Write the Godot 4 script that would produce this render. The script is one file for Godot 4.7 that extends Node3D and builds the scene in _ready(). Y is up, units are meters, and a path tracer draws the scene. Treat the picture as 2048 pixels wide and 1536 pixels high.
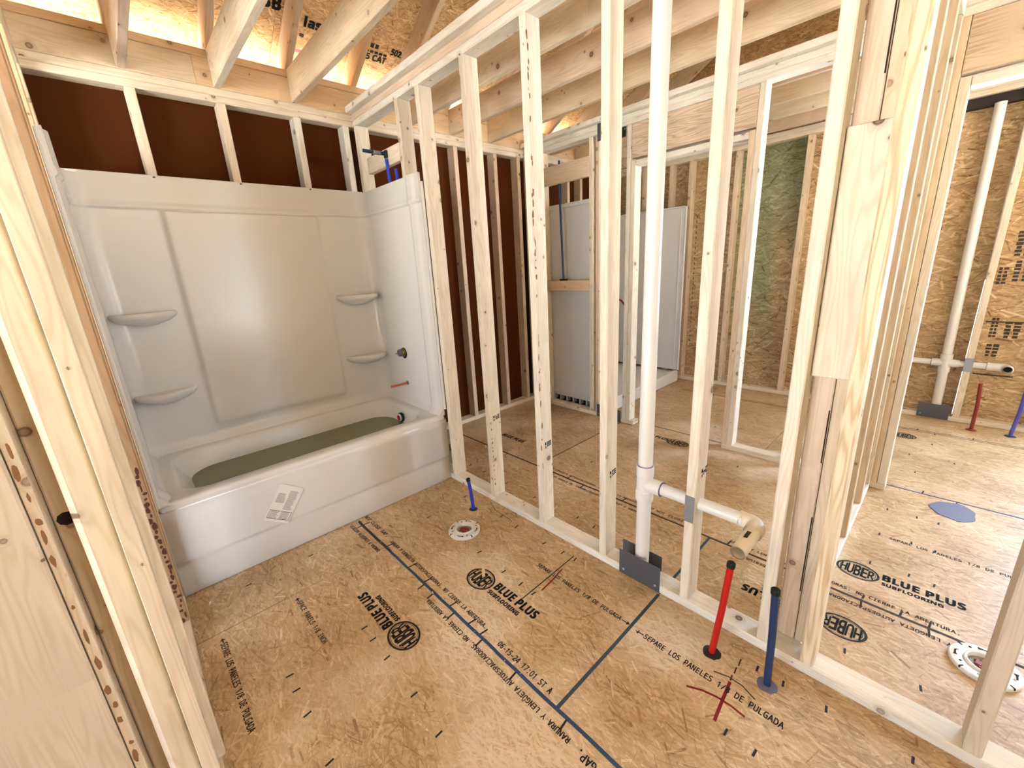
extends Node3D

var rng := RandomNumberGenerator.new()
var taken := {}
var M := {}
var PINE: Array = []

# ------------------------------------------------------------------ naming
func numbered(called: String) -> String:
	if not taken.has(called):
		taken[called] = 0
		return called
	taken[called] += 1
	return "%s_%03d" % [called, taken[called]]

func tag(o: Node3D, label: String, category: String, group := "", kind := "") -> Node3D:
	o.set_meta("label", label)
	o.set_meta("category", category)
	if group != "": o.set_meta("group", group)
	if kind != "": o.set_meta("kind", kind)
	return o

func thing(called: String, label: String, category: String, at := Vector3.ZERO, group := "", kind := "") -> Node3D:
	var o := Node3D.new()
	o.name = numbered(called)
	add_child(o, true)
	o.position = at
	return tag(o, label, category, group, kind)

func part(parent: Node3D, called: String, mesh: Mesh, mat: Material, xf := Transform3D.IDENTITY) -> MeshInstance3D:
	var m := MeshInstance3D.new()
	m.name = called
	m.mesh = mesh
	m.material_override = mat
	parent.add_child(m, true)
	m.transform = xf
	return m

# ------------------------------------------------------------------ materials
func hash2(a: float, b: float) -> float:
	return fposmod(sin(a * 12.9898 + b * 78.233) * 43758.5453, 1.0)

func make_wood_image(amp: float, many: int) -> Image:
	# 2.4 m along the grain, 0.4 m across
	var w := 1024
	var h := 384
	var fine := FastNoiseLite.new(); fine.seed = 3; fine.frequency = 0.05; fine.fractal_octaves = 3
	var slow := FastNoiseLite.new(); slow.seed = 8; slow.frequency = 0.01; slow.fractal_octaves = 2
	var r := RandomNumberGenerator.new(); r.seed = 91
	var knots: Array = []
	for k in many:
		knots.append([r.randf() * w, r.randf() * h, r.randf_range(1.2, 5.0) if k % 3 else r.randf_range(0.8, 1.4), r.randf_range(0.5, 1.0)])
	var warp := PackedFloat32Array(); warp.resize(w * h)
	var dark := PackedFloat32Array(); dark.resize(w * h)
	for k in knots:
		var kr: float = k[2]
		for dy in range(-40, 41):
			for dx in range(-46, 47):
				var px := posmod(int(k[0]) + dx, w)
				var py := posmod(int(k[1]) + dy, h)
				var d := sqrt(pow(dx * 2.35, 2.0) + pow(float(dy), 2.0))
				var fall := exp(-pow(d / (kr * 4.0), 2.0))
				warp[py * w + px] += fall * 5.0
				var e := d / (kr * 2.2)
				var v := 0.0
				if e < 1.0: v = 0.55 + 0.45 * pow(e, 3.0)
				elif e < 1.35: v = 1.0 - (e - 1.0) / 0.35
				else: v = 0.22 * exp(-(e - 1.35) * 1.3)
				dark[py * w + px] = maxf(dark[py * w + px], v * float(k[3]))
	var data := PackedByteArray(); data.resize(w * h * 3)
	for y in h:
		# blend the noise over the seam
		for x in w:
			var i := y * w + x
			var s := absf(x - w * 0.5) / (w * 0.5)
			var ring := slow.get_noise_2d(x * 0.30, y * 1.5) * 7.0 + y * 0.10 + warp[i]
			var g := 0.5 + 0.5 * sin(ring * 2.2)
			g = pow(g, 2.2)
			var f := fine.get_noise_2d(x * 0.22, y * 5.0)
			var bl := slow.get_noise_2d(x * 0.7 + 900.0, y * 0.8)
			var edge := clampf((s - 0.9) * 10.0, 0.0, 1.0)
			g = lerpf(g, 0.3, edge)
			var v := 1.0 - 0.105 * amp * g + 0.045 * amp * f + 0.045 * bl
			var d: float = dark[i]
			var cr := v * lerpf(1.0, 0.36, d)
			var cg := v * (1.0 - 0.045 * amp * g) * lerpf(1.0, 0.25, d)
			var cb := v * (1.0 - 0.11 * amp * g) * lerpf(1.0, 0.17, d)
			data[i * 3] = int(clampf(cr * 232.0, 0, 255))
			data[i * 3 + 1] = int(clampf(cg * 232.0, 0, 255))
			data[i * 3 + 2] = int(clampf(cb * 232.0, 0, 255))
	return Image.create_from_data(w, h, false, Image.FORMAT_RGB8, data)

func dust_at(x: float, z: float) -> float:
	# foot-worn, dusty patches of the subfloor, in metres
	var m := 0.0
	for b in [[-0.95, 1.50, 0.42], [-1.10, 0.95, 0.30], [-0.15, 1.72, 0.26], [-0.45, 0.85, 0.22], [-0.75, 1.15, 0.25], [0.75, 2.0, 0.35]]:
		var dx := absf(fposmod(x - b[0] + 1.2, 2.4) - 1.2)
		var dz := absf(fposmod(z - b[1] + 1.2, 2.4) - 1.2)
		m = maxf(m, exp(-(dx * dx + dz * dz) / (b[2] * b[2]) * 1.4))
	return m

func make_osb_image(seed_: int, n: int, size: float, count: int, contrast: float, dusty: bool) -> Image:
	# size metres square of wood strands; most of them lie along the first axis
	var r := RandomNumberGenerator.new(); r.seed = seed_
	var data := PackedByteArray(); data.resize(n * n * 3)
	var patch := FastNoiseLite.new(); patch.seed = seed_; patch.frequency = 1.6; patch.fractal_octaves = 3
	var row := PackedByteArray(); row.resize(n * 3)
	for k in n:
		row[k * 3] = 196; row[k * 3 + 1] = 170; row[k * 3 + 2] = 134
	data = PackedByteArray()
	for k in n: data.append_array(row)
	var px := n / size
	for k in count:
		var fx := r.randf() * size
		var fy := r.randf() * size
		var cx := fx * px
		var cy := fy * px
		var ln := r.randf_range(0.018, 0.075) * px
		var wd := r.randf_range(0.002, 0.010) * px
		var thin := r.randf() < 0.4
		if thin: wd = r.randf_range(0.0008, 0.0022) * px
		var an := r.randfn(0.0, 0.45)
		if r.randf() < 0.2: an = r.randf() * PI
		var t := r.randfn(0.0, 1.0) * contrast
		var big := patch.get_noise_2d(fx, fy)
		var du := 0.0
		if dusty: du = clampf(dust_at(fy, fx) * 1.15 + big * 0.9 - 0.18, 0.0, 1.0)
		var roll := r.randf()
		var cr := 196.0 + 24.0 * t + big * 30.0
		var cg := 168.0 + 26.0 * t + big * 33.0
		var cb := 131.0 + 28.0 * t + big * 35.0
		if roll < 0.06: cr -= 22.0; cg -= 30.0; cb -= 38.0
		elif roll > 0.90: cr += 18.0; cg += 24.0; cb += 30.0
		if thin and roll < 0.35: cr *= 0.80; cg *= 0.76; cb *= 0.70
		if roll < 0.014: cr = 120.0; cg = 84.0; cb = 52.0
		cr = lerpf(cr, 232.0, du * 0.8); cg = lerpf(cg, 217.0, du * 0.8); cb = lerpf(cb, 198.0, du * 0.8)
		var al := r.randf_range(0.30, 0.75)
		var ca := cos(an)
		var sa := sin(an)
		var sk := r.randf_range(-0.6, 0.6)
		var nv := int(ceil(wd / 0.8))
		var nl := int(ceil(ln / 0.8))
		for iv in nv:
			var v := (iv + 0.5) * wd / nv - wd * 0.5
			var a := al * (0.80 + 0.20 * sin(v * 2.6 + k))
			var ia := 1.0 - a
			var ar := cr * a
			var ag := cg * a
			var ab := cb * a
			var bx := cx - v * sa + sk * v * ca
			var by := cy + v * ca + sk * v * sa
			for il in nl:
				var u := (il + 0.5) * 0.8 - ln * 0.5
				var p := (posmod(int(by + u * sa), n) * n + posmod(int(bx + u * ca), n)) * 3
				data[p] = clampi(int(data[p] * ia + ar), 0, 255)
				data[p + 1] = clampi(int(data[p + 1] * ia + ag), 0, 255)
				data[p + 2] = clampi(int(data[p + 2] * ia + ab), 0, 255)
	return Image.create_from_data(n, n, false, Image.FORMAT_RGB8, data)

func mat(c: Color, rough := 0.8, tex: Texture2D = null) -> StandardMaterial3D:
	var m := StandardMaterial3D.new()
	m.albedo_color = c
	m.roughness = rough
	if tex: m.albedo_texture = tex
	return m

func make_materials() -> void:
	var wi := make_wood_image(0.42, 24); wi.generate_mipmaps()
	var wg := make_wood_image(1.15, 16); wg.generate_mipmaps()
	var grainy := ImageTexture.create_from_image(wg)
	var wood := ImageTexture.create_from_image(wi)
	var o1 := make_osb_image(5, 2048, 2.4, 62000, 0.75, true); o1.generate_mipmaps()
	var o2 := make_osb_image(17, 1024, 1.2, 13000, 1.15, false); o2.generate_mipmaps()
	var osb := ImageTexture.create_from_image(o1)
	var osb2 := ImageTexture.create_from_image(o2)
	# lumber tones: fresh spruce to orange pine
	M["pale"] = mat(Color(0.95, 0.915, 0.84), 0.75, wood)
	M["cream"] = mat(Color(0.95, 0.90, 0.805), 0.75, wood)
	M["white"] = mat(Color(0.97, 0.95, 0.90), 0.75, wood)
	M["tan"] = mat(Color(0.92, 0.84, 0.72), 0.75, wood)
	M["orange"] = mat(Color(0.94, 0.82, 0.66), 0.75, wood)
	M["pink"] = mat(Color(0.92, 0.83, 0.73), 0.75, wood)
	M["grey"] = mat(Color(0.88, 0.83, 0.74), 0.8, wood)
	M["brown"] = mat(Color(0.74, 0.60, 0.45), 0.8, wood)
	M["dark"] = mat(Color(0.17, 0.14, 0.12), 0.8, wood)  # tone of the added dark board on the far wall
	M["header"] = mat(Color(0.90, 0.82, 0.72), 0.8, grainy)
	M["figured"] = mat(Color(0.97, 0.90, 0.78), 0.75, grainy)
	PINE = ["pale", "cream", "cream", "tan", "pale", "grey"]
	M["floor"] = mat(Color(0.95, 0.94, 0.915), 0.5, osb)
	M["floor2"] = mat(Color(0.93, 0.92, 0.895), 0.5, osb)
	M["osb"] = mat(Color(0.90, 0.87, 0.81), 0.8, osb2)
	M["osb_dark"] = mat(Color(0.8, 0.7, 0.55), 0.8, osb2)
	M["osb_pale"] = mat(Color(0.92, 0.90, 0.85), 0.8, osb2)
	M["osb_green"] = mat(Color(0.92, 0.90, 0.85), 0.8, osb2)
	M["osb_green"].vertex_color_use_as_albedo = true
	M["roof"] = mat(Color(1.0, 0.97, 0.90), 0.8, osb2)
	M["sheath"] = mat(Color(0.285, 0.148, 0.064), 0.95); M["sheath"].metallic_specular = 0.15
	M["bark_soft"] = mat(Color(0.55, 0.41, 0.29), 0.9)
	M["deck"] = mat(Color(0.25, 0.18, 0.11), 0.9)
	M["tub"] = mat(Color(0.84, 0.83, 0.81), 0.27)
	M["tub"].clearcoat_enabled = true; M["tub"].clearcoat = 0.15; M["tub"].clearcoat_roughness = 0.14
	M["shower"] = mat(Color(0.84, 0.83, 0.815), 0.3)
	M["water"] = mat(Color(0.44, 0.44, 0.31), 0.10)
	M["pvc"] = mat(Color(0.87, 0.865, 0.845), 0.3)
	M["pvc_cream"] = mat(Color(0.90, 0.86, 0.76), 0.35)
	M["pvc_in"] = mat(Color(0.55, 0.52, 0.46), 0.5)
	M["purple"] = mat(Color(0.36, 0.30, 0.48), 0.5)
	M["steel"] = mat(Color(0.36, 0.37, 0.40), 0.42); M["steel"].metallic = 0.45
	M["zinc"] = mat(Color(0.58, 0.60, 0.63), 0.38); M["zinc"].metallic = 0.7
	M["screw"] = mat(Color(0.8, 0.8, 0.82), 0.3); M["screw"].metallic = 0.8
	M["blue"] = mat(Color(0.13, 0.22, 0.72), 0.4)
	M["navy"] = mat(Color(0.075, 0.19, 0.35), 0.4)
	M["violet"] = mat(Color(0.30, 0.30, 0.66), 0.45)
	M["red"] = mat(Color(0.72, 0.05, 0.03), 0.4)
	M["rust"] = mat(Color(0.50, 0.14, 0.08), 0.5)
	M["black"] = mat(Color(0.035, 0.033, 0.035), 0.6)
	M["foam"] = mat(Color(0.15, 0.13, 0.11), 0.85)
	M["copper"] = mat(Color(0.78, 0.42, 0.28), 0.35); M["copper"].metallic = 0.6
	M["brass"] = mat(Color(0.46, 0.40, 0.16), 0.35); M["brass"].metallic = 0.7
	M["ink"] = mat(Color(0.10, 0.09, 0.085), 0.8)
	M["ink_soft"] = mat(Color(0.24, 0.20, 0.16), 0.85)
	M["chalk"] = mat(Color(0.19, 0.27, 0.40), 0.85)
	M["teal"] = mat(Color(0.21, 0.27, 0.32), 0.85)
	M["paintred"] = mat(Color(0.48, 0.07, 0.04), 0.7)
	M["pinkprint"] = mat(Color(0.85, 0.35, 0.38), 0.8)
	M["paper"] = mat(Color(0.90, 0.885, 0.86), 0.7)
	M["paper_ink"] = mat(Color(0.62, 0.60, 0.59), 0.8)
	M["paper_line"] = mat(Color(0.28, 0.27, 0.27), 0.8)
	M["slate"] = mat(Color(0.40, 0.41, 0.50), 0.6)
	M["knot"] = mat(Color(0.13, 0.07, 0.035), 0.9)
	M["bark"] = mat(Color(0.33, 0.19, 0.11), 0.9)
	M["chip"] = mat(Color(0.88, 0.78, 0.62), 0.8)
	M["ground"] = mat(Color(0.86, 0.84, 0.80), 0.95)
	M["felt"] = mat(Color(0.16, 0.16, 0.17), 0.95)
	M["shell"] = mat(Color(0.66, 0.56, 0.40), 0.9, osb2)

# ------------------------------------------------------------------ meshes
func tri(st: SurfaceTool, a: Vector3, b: Vector3, c: Vector3, n: Vector3, ua := Vector2.ZERO, ub := Vector2.ZERO, uc := Vector2.ZERO) -> void:
	var flip := (b - a).cross(c - a).dot(n) > 0.0
	st.set_normal(n); st.set_uv(ua); st.add_vertex(a)
	if flip:
		st.set_normal(n); st.set_uv(uc); st.add_vertex(c)
		st.set_normal(n); st.set_uv(ub); st.add_vertex(b)
	else:
		st.set_normal(n); st.set_uv(ub); st.add_vertex(b)
		st.set_normal(n); st.set_uv(uc); st.add_vertex(c)

func begin() -> SurfaceTool:
	var st := SurfaceTool.new()
	st.begin(Mesh.PRIMITIVE_TRIANGLES)
	return st

func box_uv(p: Vector3, axis: int, along: int, sc: Vector2, off: Vector2) -> Vector2:
	var other := 3 - axis - along
	if axis == along:
		other = (along + 1) % 3
		var third := 3 - along - other
		return Vector2(p[other] * 0.3 / sc.x, p[third] / sc.y) + off
	return Vector2(p[along] / sc.x, p[other] / sc.y + axis * 0.31) + off

# adds a chamfered box centred at c with half size h
func add_box(st: SurfaceTool, c: Vector3, h: Vector3, ch := 0.002, sc := Vector2(2.4, 0.4), off := Vector2.ZERO, bas := Basis.IDENTITY, along_ := -1) -> void:
	var along := along_
	if along < 0:
		along = 0
		if h.y >= h.x and h.y >= h.z: along = 1
		elif h.z >= h.x and h.z >= h.y: along = 2
	ch = minf(ch, minf(h.x, minf(h.y, h.z)) * 0.6)
	var cor := func(sx: float, sy: float, sz: float, ax: int) -> Vector3:
		var s := Vector3(sx, sy, sz)
		var p := Vector3.ZERO
		for i in 3: p[i] = s[i] * (h[i] if i == ax else h[i] - ch)
		return p
	for ax in 3:
		var b := (ax + 1) % 3
		var d := (ax + 2) % 3
		for s in [-1.0, 1.0]:
			var q: Array = []
			for e in [[-1.0, -1.0], [1.0, -1.0], [1.0, 1.0], [-1.0, 1.0]]:
				var sg := Vector3.ZERO
				sg[ax] = s; sg[b] = e[0]; sg[d] = e[1]
				q.append(cor.call(sg.x, sg.y, sg.z, ax))
			var n := Vector3.ZERO; n[ax] = s
			var uv: Array = []
			for p in q: uv.append(box_uv(p, ax, along, sc, off))
			tri(st, c + bas * q[0], c + bas * q[1], c + bas * q[2], bas * n, uv[0], uv[1], uv[2])
			tri(st, c + bas * q[0], c + bas * q[2], c + bas * q[3], bas * n, uv[0], uv[2], uv[3])
		# edges between faces ax and b, running along d
		for s in [-1.0, 1.0]:
			for t in [-1.0, 1.0]:
				var n2 := Vector3.ZERO; n2[ax] = s * 0.7071; n2[b] = t * 0.7071
				var s0 := Vector3.ZERO; s0[ax] = s; s0[b] = t; s0[d] = -1.0
				var s1 := s0; s1[d] = 1.0
				var p0: Vector3 = cor.call(s0.x, s0.y, s0.z, ax)
				var p1: Vector3 = cor.call(s1.x, s1.y, s1.z, ax)
				var p2: Vector3 = cor.call(s1.x, s1.y, s1.z, b)
				var p3: Vector3 = cor.call(s0.x, s0.y, s0.z, b)
				var u0 := box_uv(p0, ax, along, sc, off)
				var u1 := box_uv(p1, ax, along, sc, off)
				tri(st, c + bas * p0, c + bas * p1, c + bas * p2, bas * n2, u0, u1, u1)
				tri(st, c + bas * p0, c + bas * p2, c + bas * p3, bas * n2, u0, u1, u0)
	for sx in [-1.0, 1.0]:
		for sy in [-1.0, 1.0]:
			for sz in [-1.0, 1.0]:
				var n3 := Vector3(sx, sy, sz).normalized()
				tri(st, c + bas * cor.call(sx, sy, sz, 0), c + bas * cor.call(sx, sy, sz, 1), c + bas * cor.call(sx, sy, sz, 2), bas * n3)

func box_mesh(h: Vector3, ch: float, sc: Vector2, off: Vector2, along := -1) -> ArrayMesh:
	var st := begin()
	add_box(st, Vector3.ZERO, h, ch, sc, off, Basis.IDENTITY, along)
	return st.commit()

# one stick of lumber by its extents
func lum(parent: Node3D, called: String, x0: float, x1: float, y0: float, y1: float, z0: float, z1: float, tone := "", ch := 0.003) -> MeshInstance3D:
	var t := tone
	if t == "": t = PINE[rng.randi() % PINE.size()]
	var c := Vector3(x0 + x1, y0 + y1, z0 + z1) * 0.5
	var h := Vector3(x1 - x0, y1 - y0, z1 - z0) * 0.5
	var me := box_mesh(h, ch, Vector2(2.4, 0.4), Vector2(rng.randf(), rng.randf()))
	return part(parent, called, me, M[t], Transform3D(Basis.IDENTITY, c - parent.position))

func panel(parent: Node3D, called: String, x0: float, x1: float, y0: float, y1: float, z0: float, z1: float, m: String, along := 2, ch := 0.001) -> MeshInstance3D:
	var c := Vector3(x0 + x1, y0 + y1, z0 + z1) * 0.5
	var h := Vector3(x1 - x0, y1 - y0, z1 - z0) * 0.5
	var sc := 2.1 if m.begins_with("osb") else 1.2
	var me := box_mesh(h, ch, Vector2(sc, sc), Vector2(rng.randf(), rng.randf()), along)
	return part(parent, called, me, M[m], Transform3D(Basis.IDENTITY, c - parent.position))

func frame_of(t: Vector3) -> Array:
	var up := Vector3.UP if absf(t.y) < 0.9 else Vector3.RIGHT
	var a := t.cross(up).normalized()
	return [a, a.cross(t).normalized()]

# sweeps a circle along a path; r may vary along it
func add_tube(st: SurfaceTool, path: Array, rad: Array, seg := 20, caps := true, inward := false) -> void:
	var n := path.size()
	var fr: Array = []
	for i in n:
		var t: Vector3
		if i == 0: t = path[1] - path[0]
		elif i == n - 1: t = path[i] - path[i - 1]
		else: t = (path[i + 1] - path[i]).normalized() + (path[i] - path[i - 1]).normalized()
		if t.length() < 1e-6: t = path[n - 1] - path[0]
		t = t.normalized()
		if i == 0: fr.append(frame_of(t) + [t])
		else:
			var a: Vector3 = fr[i - 1][0]
			a = (a - t * a.dot(t)).normalized()
			fr.append([a, a.cross(t).normalized(), t])
	var sg := -1.0 if inward else 1.0
	for i in n - 1:
		for k in seg:
			var q: Array = []
			var nn: Array = []
			for e in [[i, k], [i + 1, k], [i + 1, k + 1], [i, k + 1]]:
				var an: float = TAU * e[1] / seg
				var d: Vector3 = fr[e[0]][0] * cos(an) + fr[e[0]][1] * sin(an)
				q.append(path[e[0]] + d * rad[e[0]])
				nn.append(d * sg)
			quad_n(st, q, nn)
	if caps:
		for e in [0, n - 1]:
			if rad[e] < 1e-5: continue
			var tn: Vector3 = fr[e][2] * (-1.0 if e == 0 else 1.0)
			for k in seg:
				var a0 := TAU * k / seg
				var a1 := TAU * (k + 1) / seg
				tri(st, path[e], path[e] + (fr[e][0] * cos(a0) + fr[e][1] * sin(a0)) * rad[e], path[e] + (fr[e][0] * cos(a1) + fr[e][1] * sin(a1)) * rad[e], tn)

func vtx(st: SurfaceTool, p: Vector3, n: Vector3, u := Vector2.ZERO) -> void:
	st.set_normal(n); st.set_uv(u); st.add_vertex(p)

func quad_n(st: SurfaceTool, q: Array, nn: Array) -> void:
	for t in [[0, 1, 2], [0, 2, 3]]:
		var a: Vector3 = q[t[0]]
		var b: Vector3 = q[t[1]]
		var c: Vector3 = q[t[2]]
		var avg: Vector3 = nn[t[0]] + nn[t[1]] + nn[t[2]]
		if (b - a).cross(c - a).dot(avg) > 0.0:
			vtx(st, a, nn[t[0]]); vtx(st, c, nn[t[2]]); vtx(st, b, nn[t[1]])
		else:
			vtx(st, a, nn[t[0]]); vtx(st, b, nn[t[1]]); vtx(st, c, nn[t[2]])

func tube(parent: Node3D, called: String, path: Array, r: float, m: String, seg := 20, caps := true) -> MeshInstance3D:
	var st := begin()
	var rr: Array = []
	var pp: Array = []
	for p in path:
		rr.append(r); pp.append(p - parent.position)
	add_tube(st, pp, rr, seg, caps)
	return part(parent, called, st.commit(), M[m])

# a hollow pipe end: outside, inside and the ring between
func hollow(parent: Node3D, called: String, path: Array, r: float, ri: float, m: String, seg := 28) -> MeshInstance3D:
	var st := begin()
	var pp: Array = []
	var a: Array = []
	var b: Array = []
	for p in path:
		pp.append(p - parent.position); a.append(r); b.append(ri)
	add_tube(st, pp, a, seg, false)
	add_tube(st, pp, b, seg, false, true)
	for e in [0, path.size() - 1]:
		var t: Vector3 = (pp[1] - pp[0]).normalized() if e == 0 else (pp[e] - pp[e - 1]).normalized()
		var d: Vector3 = -t if e == 0 else t
		add_tube(st, [pp[e], pp[e] + d * 0.0005], [r, ri], seg, false)
	return part(parent, called, st.commit(), M[m])

# revolve (radius, height) pairs about an axis
func lathe(parent: Node3D, called: String, at: Vector3, axis: Vector3, prof: Array, m: String, seg := 40) -> MeshInstance3D:
	var st := begin()
	var f := frame_of(axis)
	var n := prof.size()
	for i in n - 1:
		var d: Vector2 = Vector2(prof[i + 1][0] - prof[i][0], prof[i + 1][1] - prof[i][1])
		if d.length() < 1e-7: continue
		d = d.normalized()
		for k in seg:
			var q: Array = []
			var nn: Array = []
			for e in [[i, k], [i + 1, k], [i + 1, k + 1], [i, k + 1]]:
				var an: float = TAU * e[1] / seg
				var rd: Vector3 = f[0] * cos(an) + f[1] * sin(an)
				q.append(rd * prof[e[0]][0] + axis * prof[e[0]][1])
				nn.append((rd * d.y - axis * d.x).normalized())
			quad_n(st, q, nn)
	return part(parent, called, st.commit(), M[m], Transform3D(Basis.IDENTITY, at - parent.position))

# flat stroke of paint or ink on a surface, built as a very thin strip
func add_ribbon(st: SurfaceTool, pts: Array, w: Array, nrm := Vector3.UP, thick := 0.0006) -> void:
	var n := pts.size()
	var l: Array = []
	var r: Array = []
	for i in n:
		var t: Vector3
		if i == 0: t = pts[1] - pts[0]
		elif i == n - 1: t = pts[i] - pts[i - 1]
		else: t = pts[i + 1] - pts[i - 1]
		var s := t.normalized().cross(nrm).normalized() * float(w[i]) * 0.5
		l.append(pts[i] - s); r.append(pts[i] + s)
	var u := nrm * thick
	for i in n - 1:
		tri(st, l[i] + u, r[i] + u, r[i + 1] + u, nrm)
		tri(st, l[i] + u, r[i + 1] + u, l[i + 1] + u, nrm)
		var sd: Vector3 = (l[i] - r[i]).normalized()
		tri(st, l[i], l[i] + u, l[i + 1] + u, sd); tri(st, l[i], l[i + 1] + u, l[i + 1], sd)
		tri(st, r[i], r[i] + u, r[i + 1] + u, -sd); tri(st, r[i], r[i + 1] + u, r[i + 1], -sd)

# an irregular flat stain on a surface with normal n
func add_blot(st: SurfaceTool, c: Vector3, n: Vector3, ra: float, rb: float) -> void:
	var up := Vector3.UP
	var sd := up.cross(n).normalized()
	var seed_ := rng.randf() * 50.0
	for k in 9:
		var q: Array = []
		for e in [k, (k + 1) % 9]:
			var an: float = TAU * e / 9.0
			var w := 0.7 + 0.5 * hash2(e, seed_)
			q.append(c + sd * cos(an) * ra * w + up * sin(an) * rb * w)
		tri(st, c + n * 0.0007, q[0], q[1], n)

func ribbon(parent: Node3D, called: String, pts: Array, w: float, m: String, nrm := Vector3.UP) -> MeshInstance3D:
	var st := begin()
	var ws: Array = []
	var pp: Array = []
	for p in pts:
		ws.append(w); pp.append(p - parent.position)
	add_ribbon(st, pp, ws, nrm)
	return part(parent, called, st.commit(), M[m])

# printed lettering: starts at a, runs to b, `high` tall, lying on a surface with normal n
var fonts := {}
func words(parent: Node3D, called: String, s: String, a: Vector3, b: Vector3, n: Vector3, high: float, m: String, face := "mono", bold := false) -> MeshInstance3D:
	var key := face + str(bold)
	if not fonts.has(key):
		var f := SystemFont.new()
		f.font_names = PackedStringArray([{"mono": "Droid Sans Mono", "sans": "Droid Sans", "serif": "Droid Serif"}[face]])
		f.font_weight = 700 if bold else 400
		fonts[key] = f
	var tm := TextMesh.new()
	tm.text = s
	tm.font = fonts[key]
	tm.font_size = 48
	tm.pixel_size = 0.01
	tm.depth = 0.02
	tm.curve_step = 2.0
	tm.horizontal_alignment = HORIZONTAL_ALIGNMENT_LEFT
	var bb := tm.get_aabb()
	var dir := (b - a).normalized()
	var up := n.cross(dir).normalized()
	var sx := a.distance_to(b) / maxf(bb.size.x, 0.001)
	var sy := high / maxf(bb.size.y, 0.001)
	var bas := Basis(dir * sx, up * sy, n * 0.03)
	var o := a - bas * Vector3(bb.position.x, bb.position.y, 0.0) + n * 0.0004
	# ink spreads: thicken the strokes by laying the outline down a few times, slightly shifted
	var st := SurfaceTool.new()
	var fat := bb.size.y * (0.0 if called == "printed_letter" else (0.03 if bold else 0.018))
	for e in [Vector2(-1, -1), Vector2(1, 1), Vector2(1, -1), Vector2(-1, 1)]:
		st.append_from(tm, 0, Transform3D(Basis.IDENTITY, Vector3(e.x * fat * sy / sx, e.y * fat, 0.0)))
	return part(parent, called, st.commit(), M[m], Transform3D(bas, o - parent.position))

func G(x: float, z: float) -> Vector3:
	return Vector3(x, 0.0, z)

# an oval printed stamp with heavy lettering inside; dir = reading direction
func oval_logo(parent: Node3D, c: Vector3, dir: Vector3, la: float, lb: float) -> void:
	var up := Vector3.UP.cross(dir).normalized()
	var st := begin()
	for ring in [[1.0, 0.88], [0.83, 0.80]]:
		for k in 48:
			var q: Array = []
			for e in [[k, 0], [k + 1, 0], [k + 1, 1], [k, 1]]:
				var an: float = TAU * e[0] / 48.0
				var f: float = ring[e[1]]
				q.append(c - parent.position + dir * cos(an) * la * f + up * sin(an) * lb * f + Vector3.UP * 0.0006)
			tri(st, q[0], q[1], q[2], Vector3.UP)
			tri(st, q[0], q[2], q[3], Vector3.UP)
	part(parent, "printed_oval", st.commit(), M["ink"])
	# letters grow towards the middle of the oval
	var hs := [0.98, 1.24, 1.36, 1.24, 0.98]
	var wd := la * 0.30
	var word := "HUBER"
	for i in 5:
		var x := (i - 2) * la * 0.315 - wd * 0.5
		var a: Vector3 = c + dir * x - up * lb * hs[i] * 0.5
		words(parent, "printed_letter", word[i], a, a + dir * wd, Vector3.UP, lb * hs[i], "ink", "sans", true)

# ------------------------------------------------------------------ scene
func _ready() -> void:
	rng.seed = 2024
	setup_view()
	make_materials()
	build_floor()
	build_walls()
	build_roof()
	build_shell()
	build_tub()
	build_plumbing()
	build_shower()
	build_vanity_pipes()
	build_small()

func setup_view() -> void:
	var cam := Camera3D.new()
	cam.name = "camera"
	cam.fov = 85.83
	cam.near = 0.02
	cam.position = Vector3(-1.4434, 1.411, 2.2699)
	cam.rotation_order = EULER_ORDER_YXZ
	cam.rotation = Vector3(-0.274783, -0.740356, -0.056271)
	add_child(cam)
	cam.current = true
	var we := WorldEnvironment.new()
	we.name = "environment"
	var env := Environment.new()
	env.background_mode = Environment.BG_SKY
	var sky := Sky.new()
	var ps := ProceduralSkyMaterial.new()
	ps.sky_top_color = Color(0.55, 0.70, 0.92)
	ps.sky_horizon_color = Color(0.93, 0.95, 0.97)
	ps.ground_horizon_color = Color(0.80, 0.78, 0.74)
	ps.ground_bottom_color = Color(0.60, 0.55, 0.48)
	ps.sun_angle_max = 0.0
	ps.energy_multiplier = 0.15
	sky.sky_material = ps
	env.sky = sky
	env.tonemap_mode = Environment.TONE_MAPPER_LINEAR
	env.tonemap_exposure = 5.9
	env.sdfgi_enabled = true
	env.ssao_enabled = true
	env.ssil_enabled = true
	we.environment = env
	add_child(we)
	var sun := DirectionalLight3D.new()
	sun.name = "sun"
	sun.light_color = Color(1.0, 0.98, 0.95)
	sun.light_energy = 9.0
	sun.light_angular_distance = 0.5
	sun.shadow_enabled = true
	sun.rotation_degrees = Vector3(-52, 160, 0)
	add_child(sun)
	# daylight through the window and door openings of the shell
	daylight(Vector3(-4.93, 1.15, 1.5), Vector3(1, 0, 0), Vector2(1.8, 1.9), 3.0, Color(0.89, 0.945, 1.0))
	daylight(Vector3(0.6, 1.35, 5.43), Vector3(0, 0, -1), Vector2(1.6, 1.5), 0.75, Color(0.90, 0.95, 1.0))
	daylight(Vector3(3.31, 1.45, 3.7), Vector3(-1, 0, 0), Vector2(1.3, 1.3), 3.6, Color(0.76, 0.88, 1.0))

func daylight(at: Vector3, dir: Vector3, size: Vector2, e: float, c: Color) -> void:
	var l := AreaLight3D.new()
	l.name = numbered("window_daylight")
	l.area_size = size
	l.light_energy = e
	l.light_color = c
	l.area_range = 30.0
	l.area_attenuation = 2.0
	l.shadow_enabled = true
	add_child(l)
	l.look_at_from_position(at, at + dir, Vector3.UP)

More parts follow.
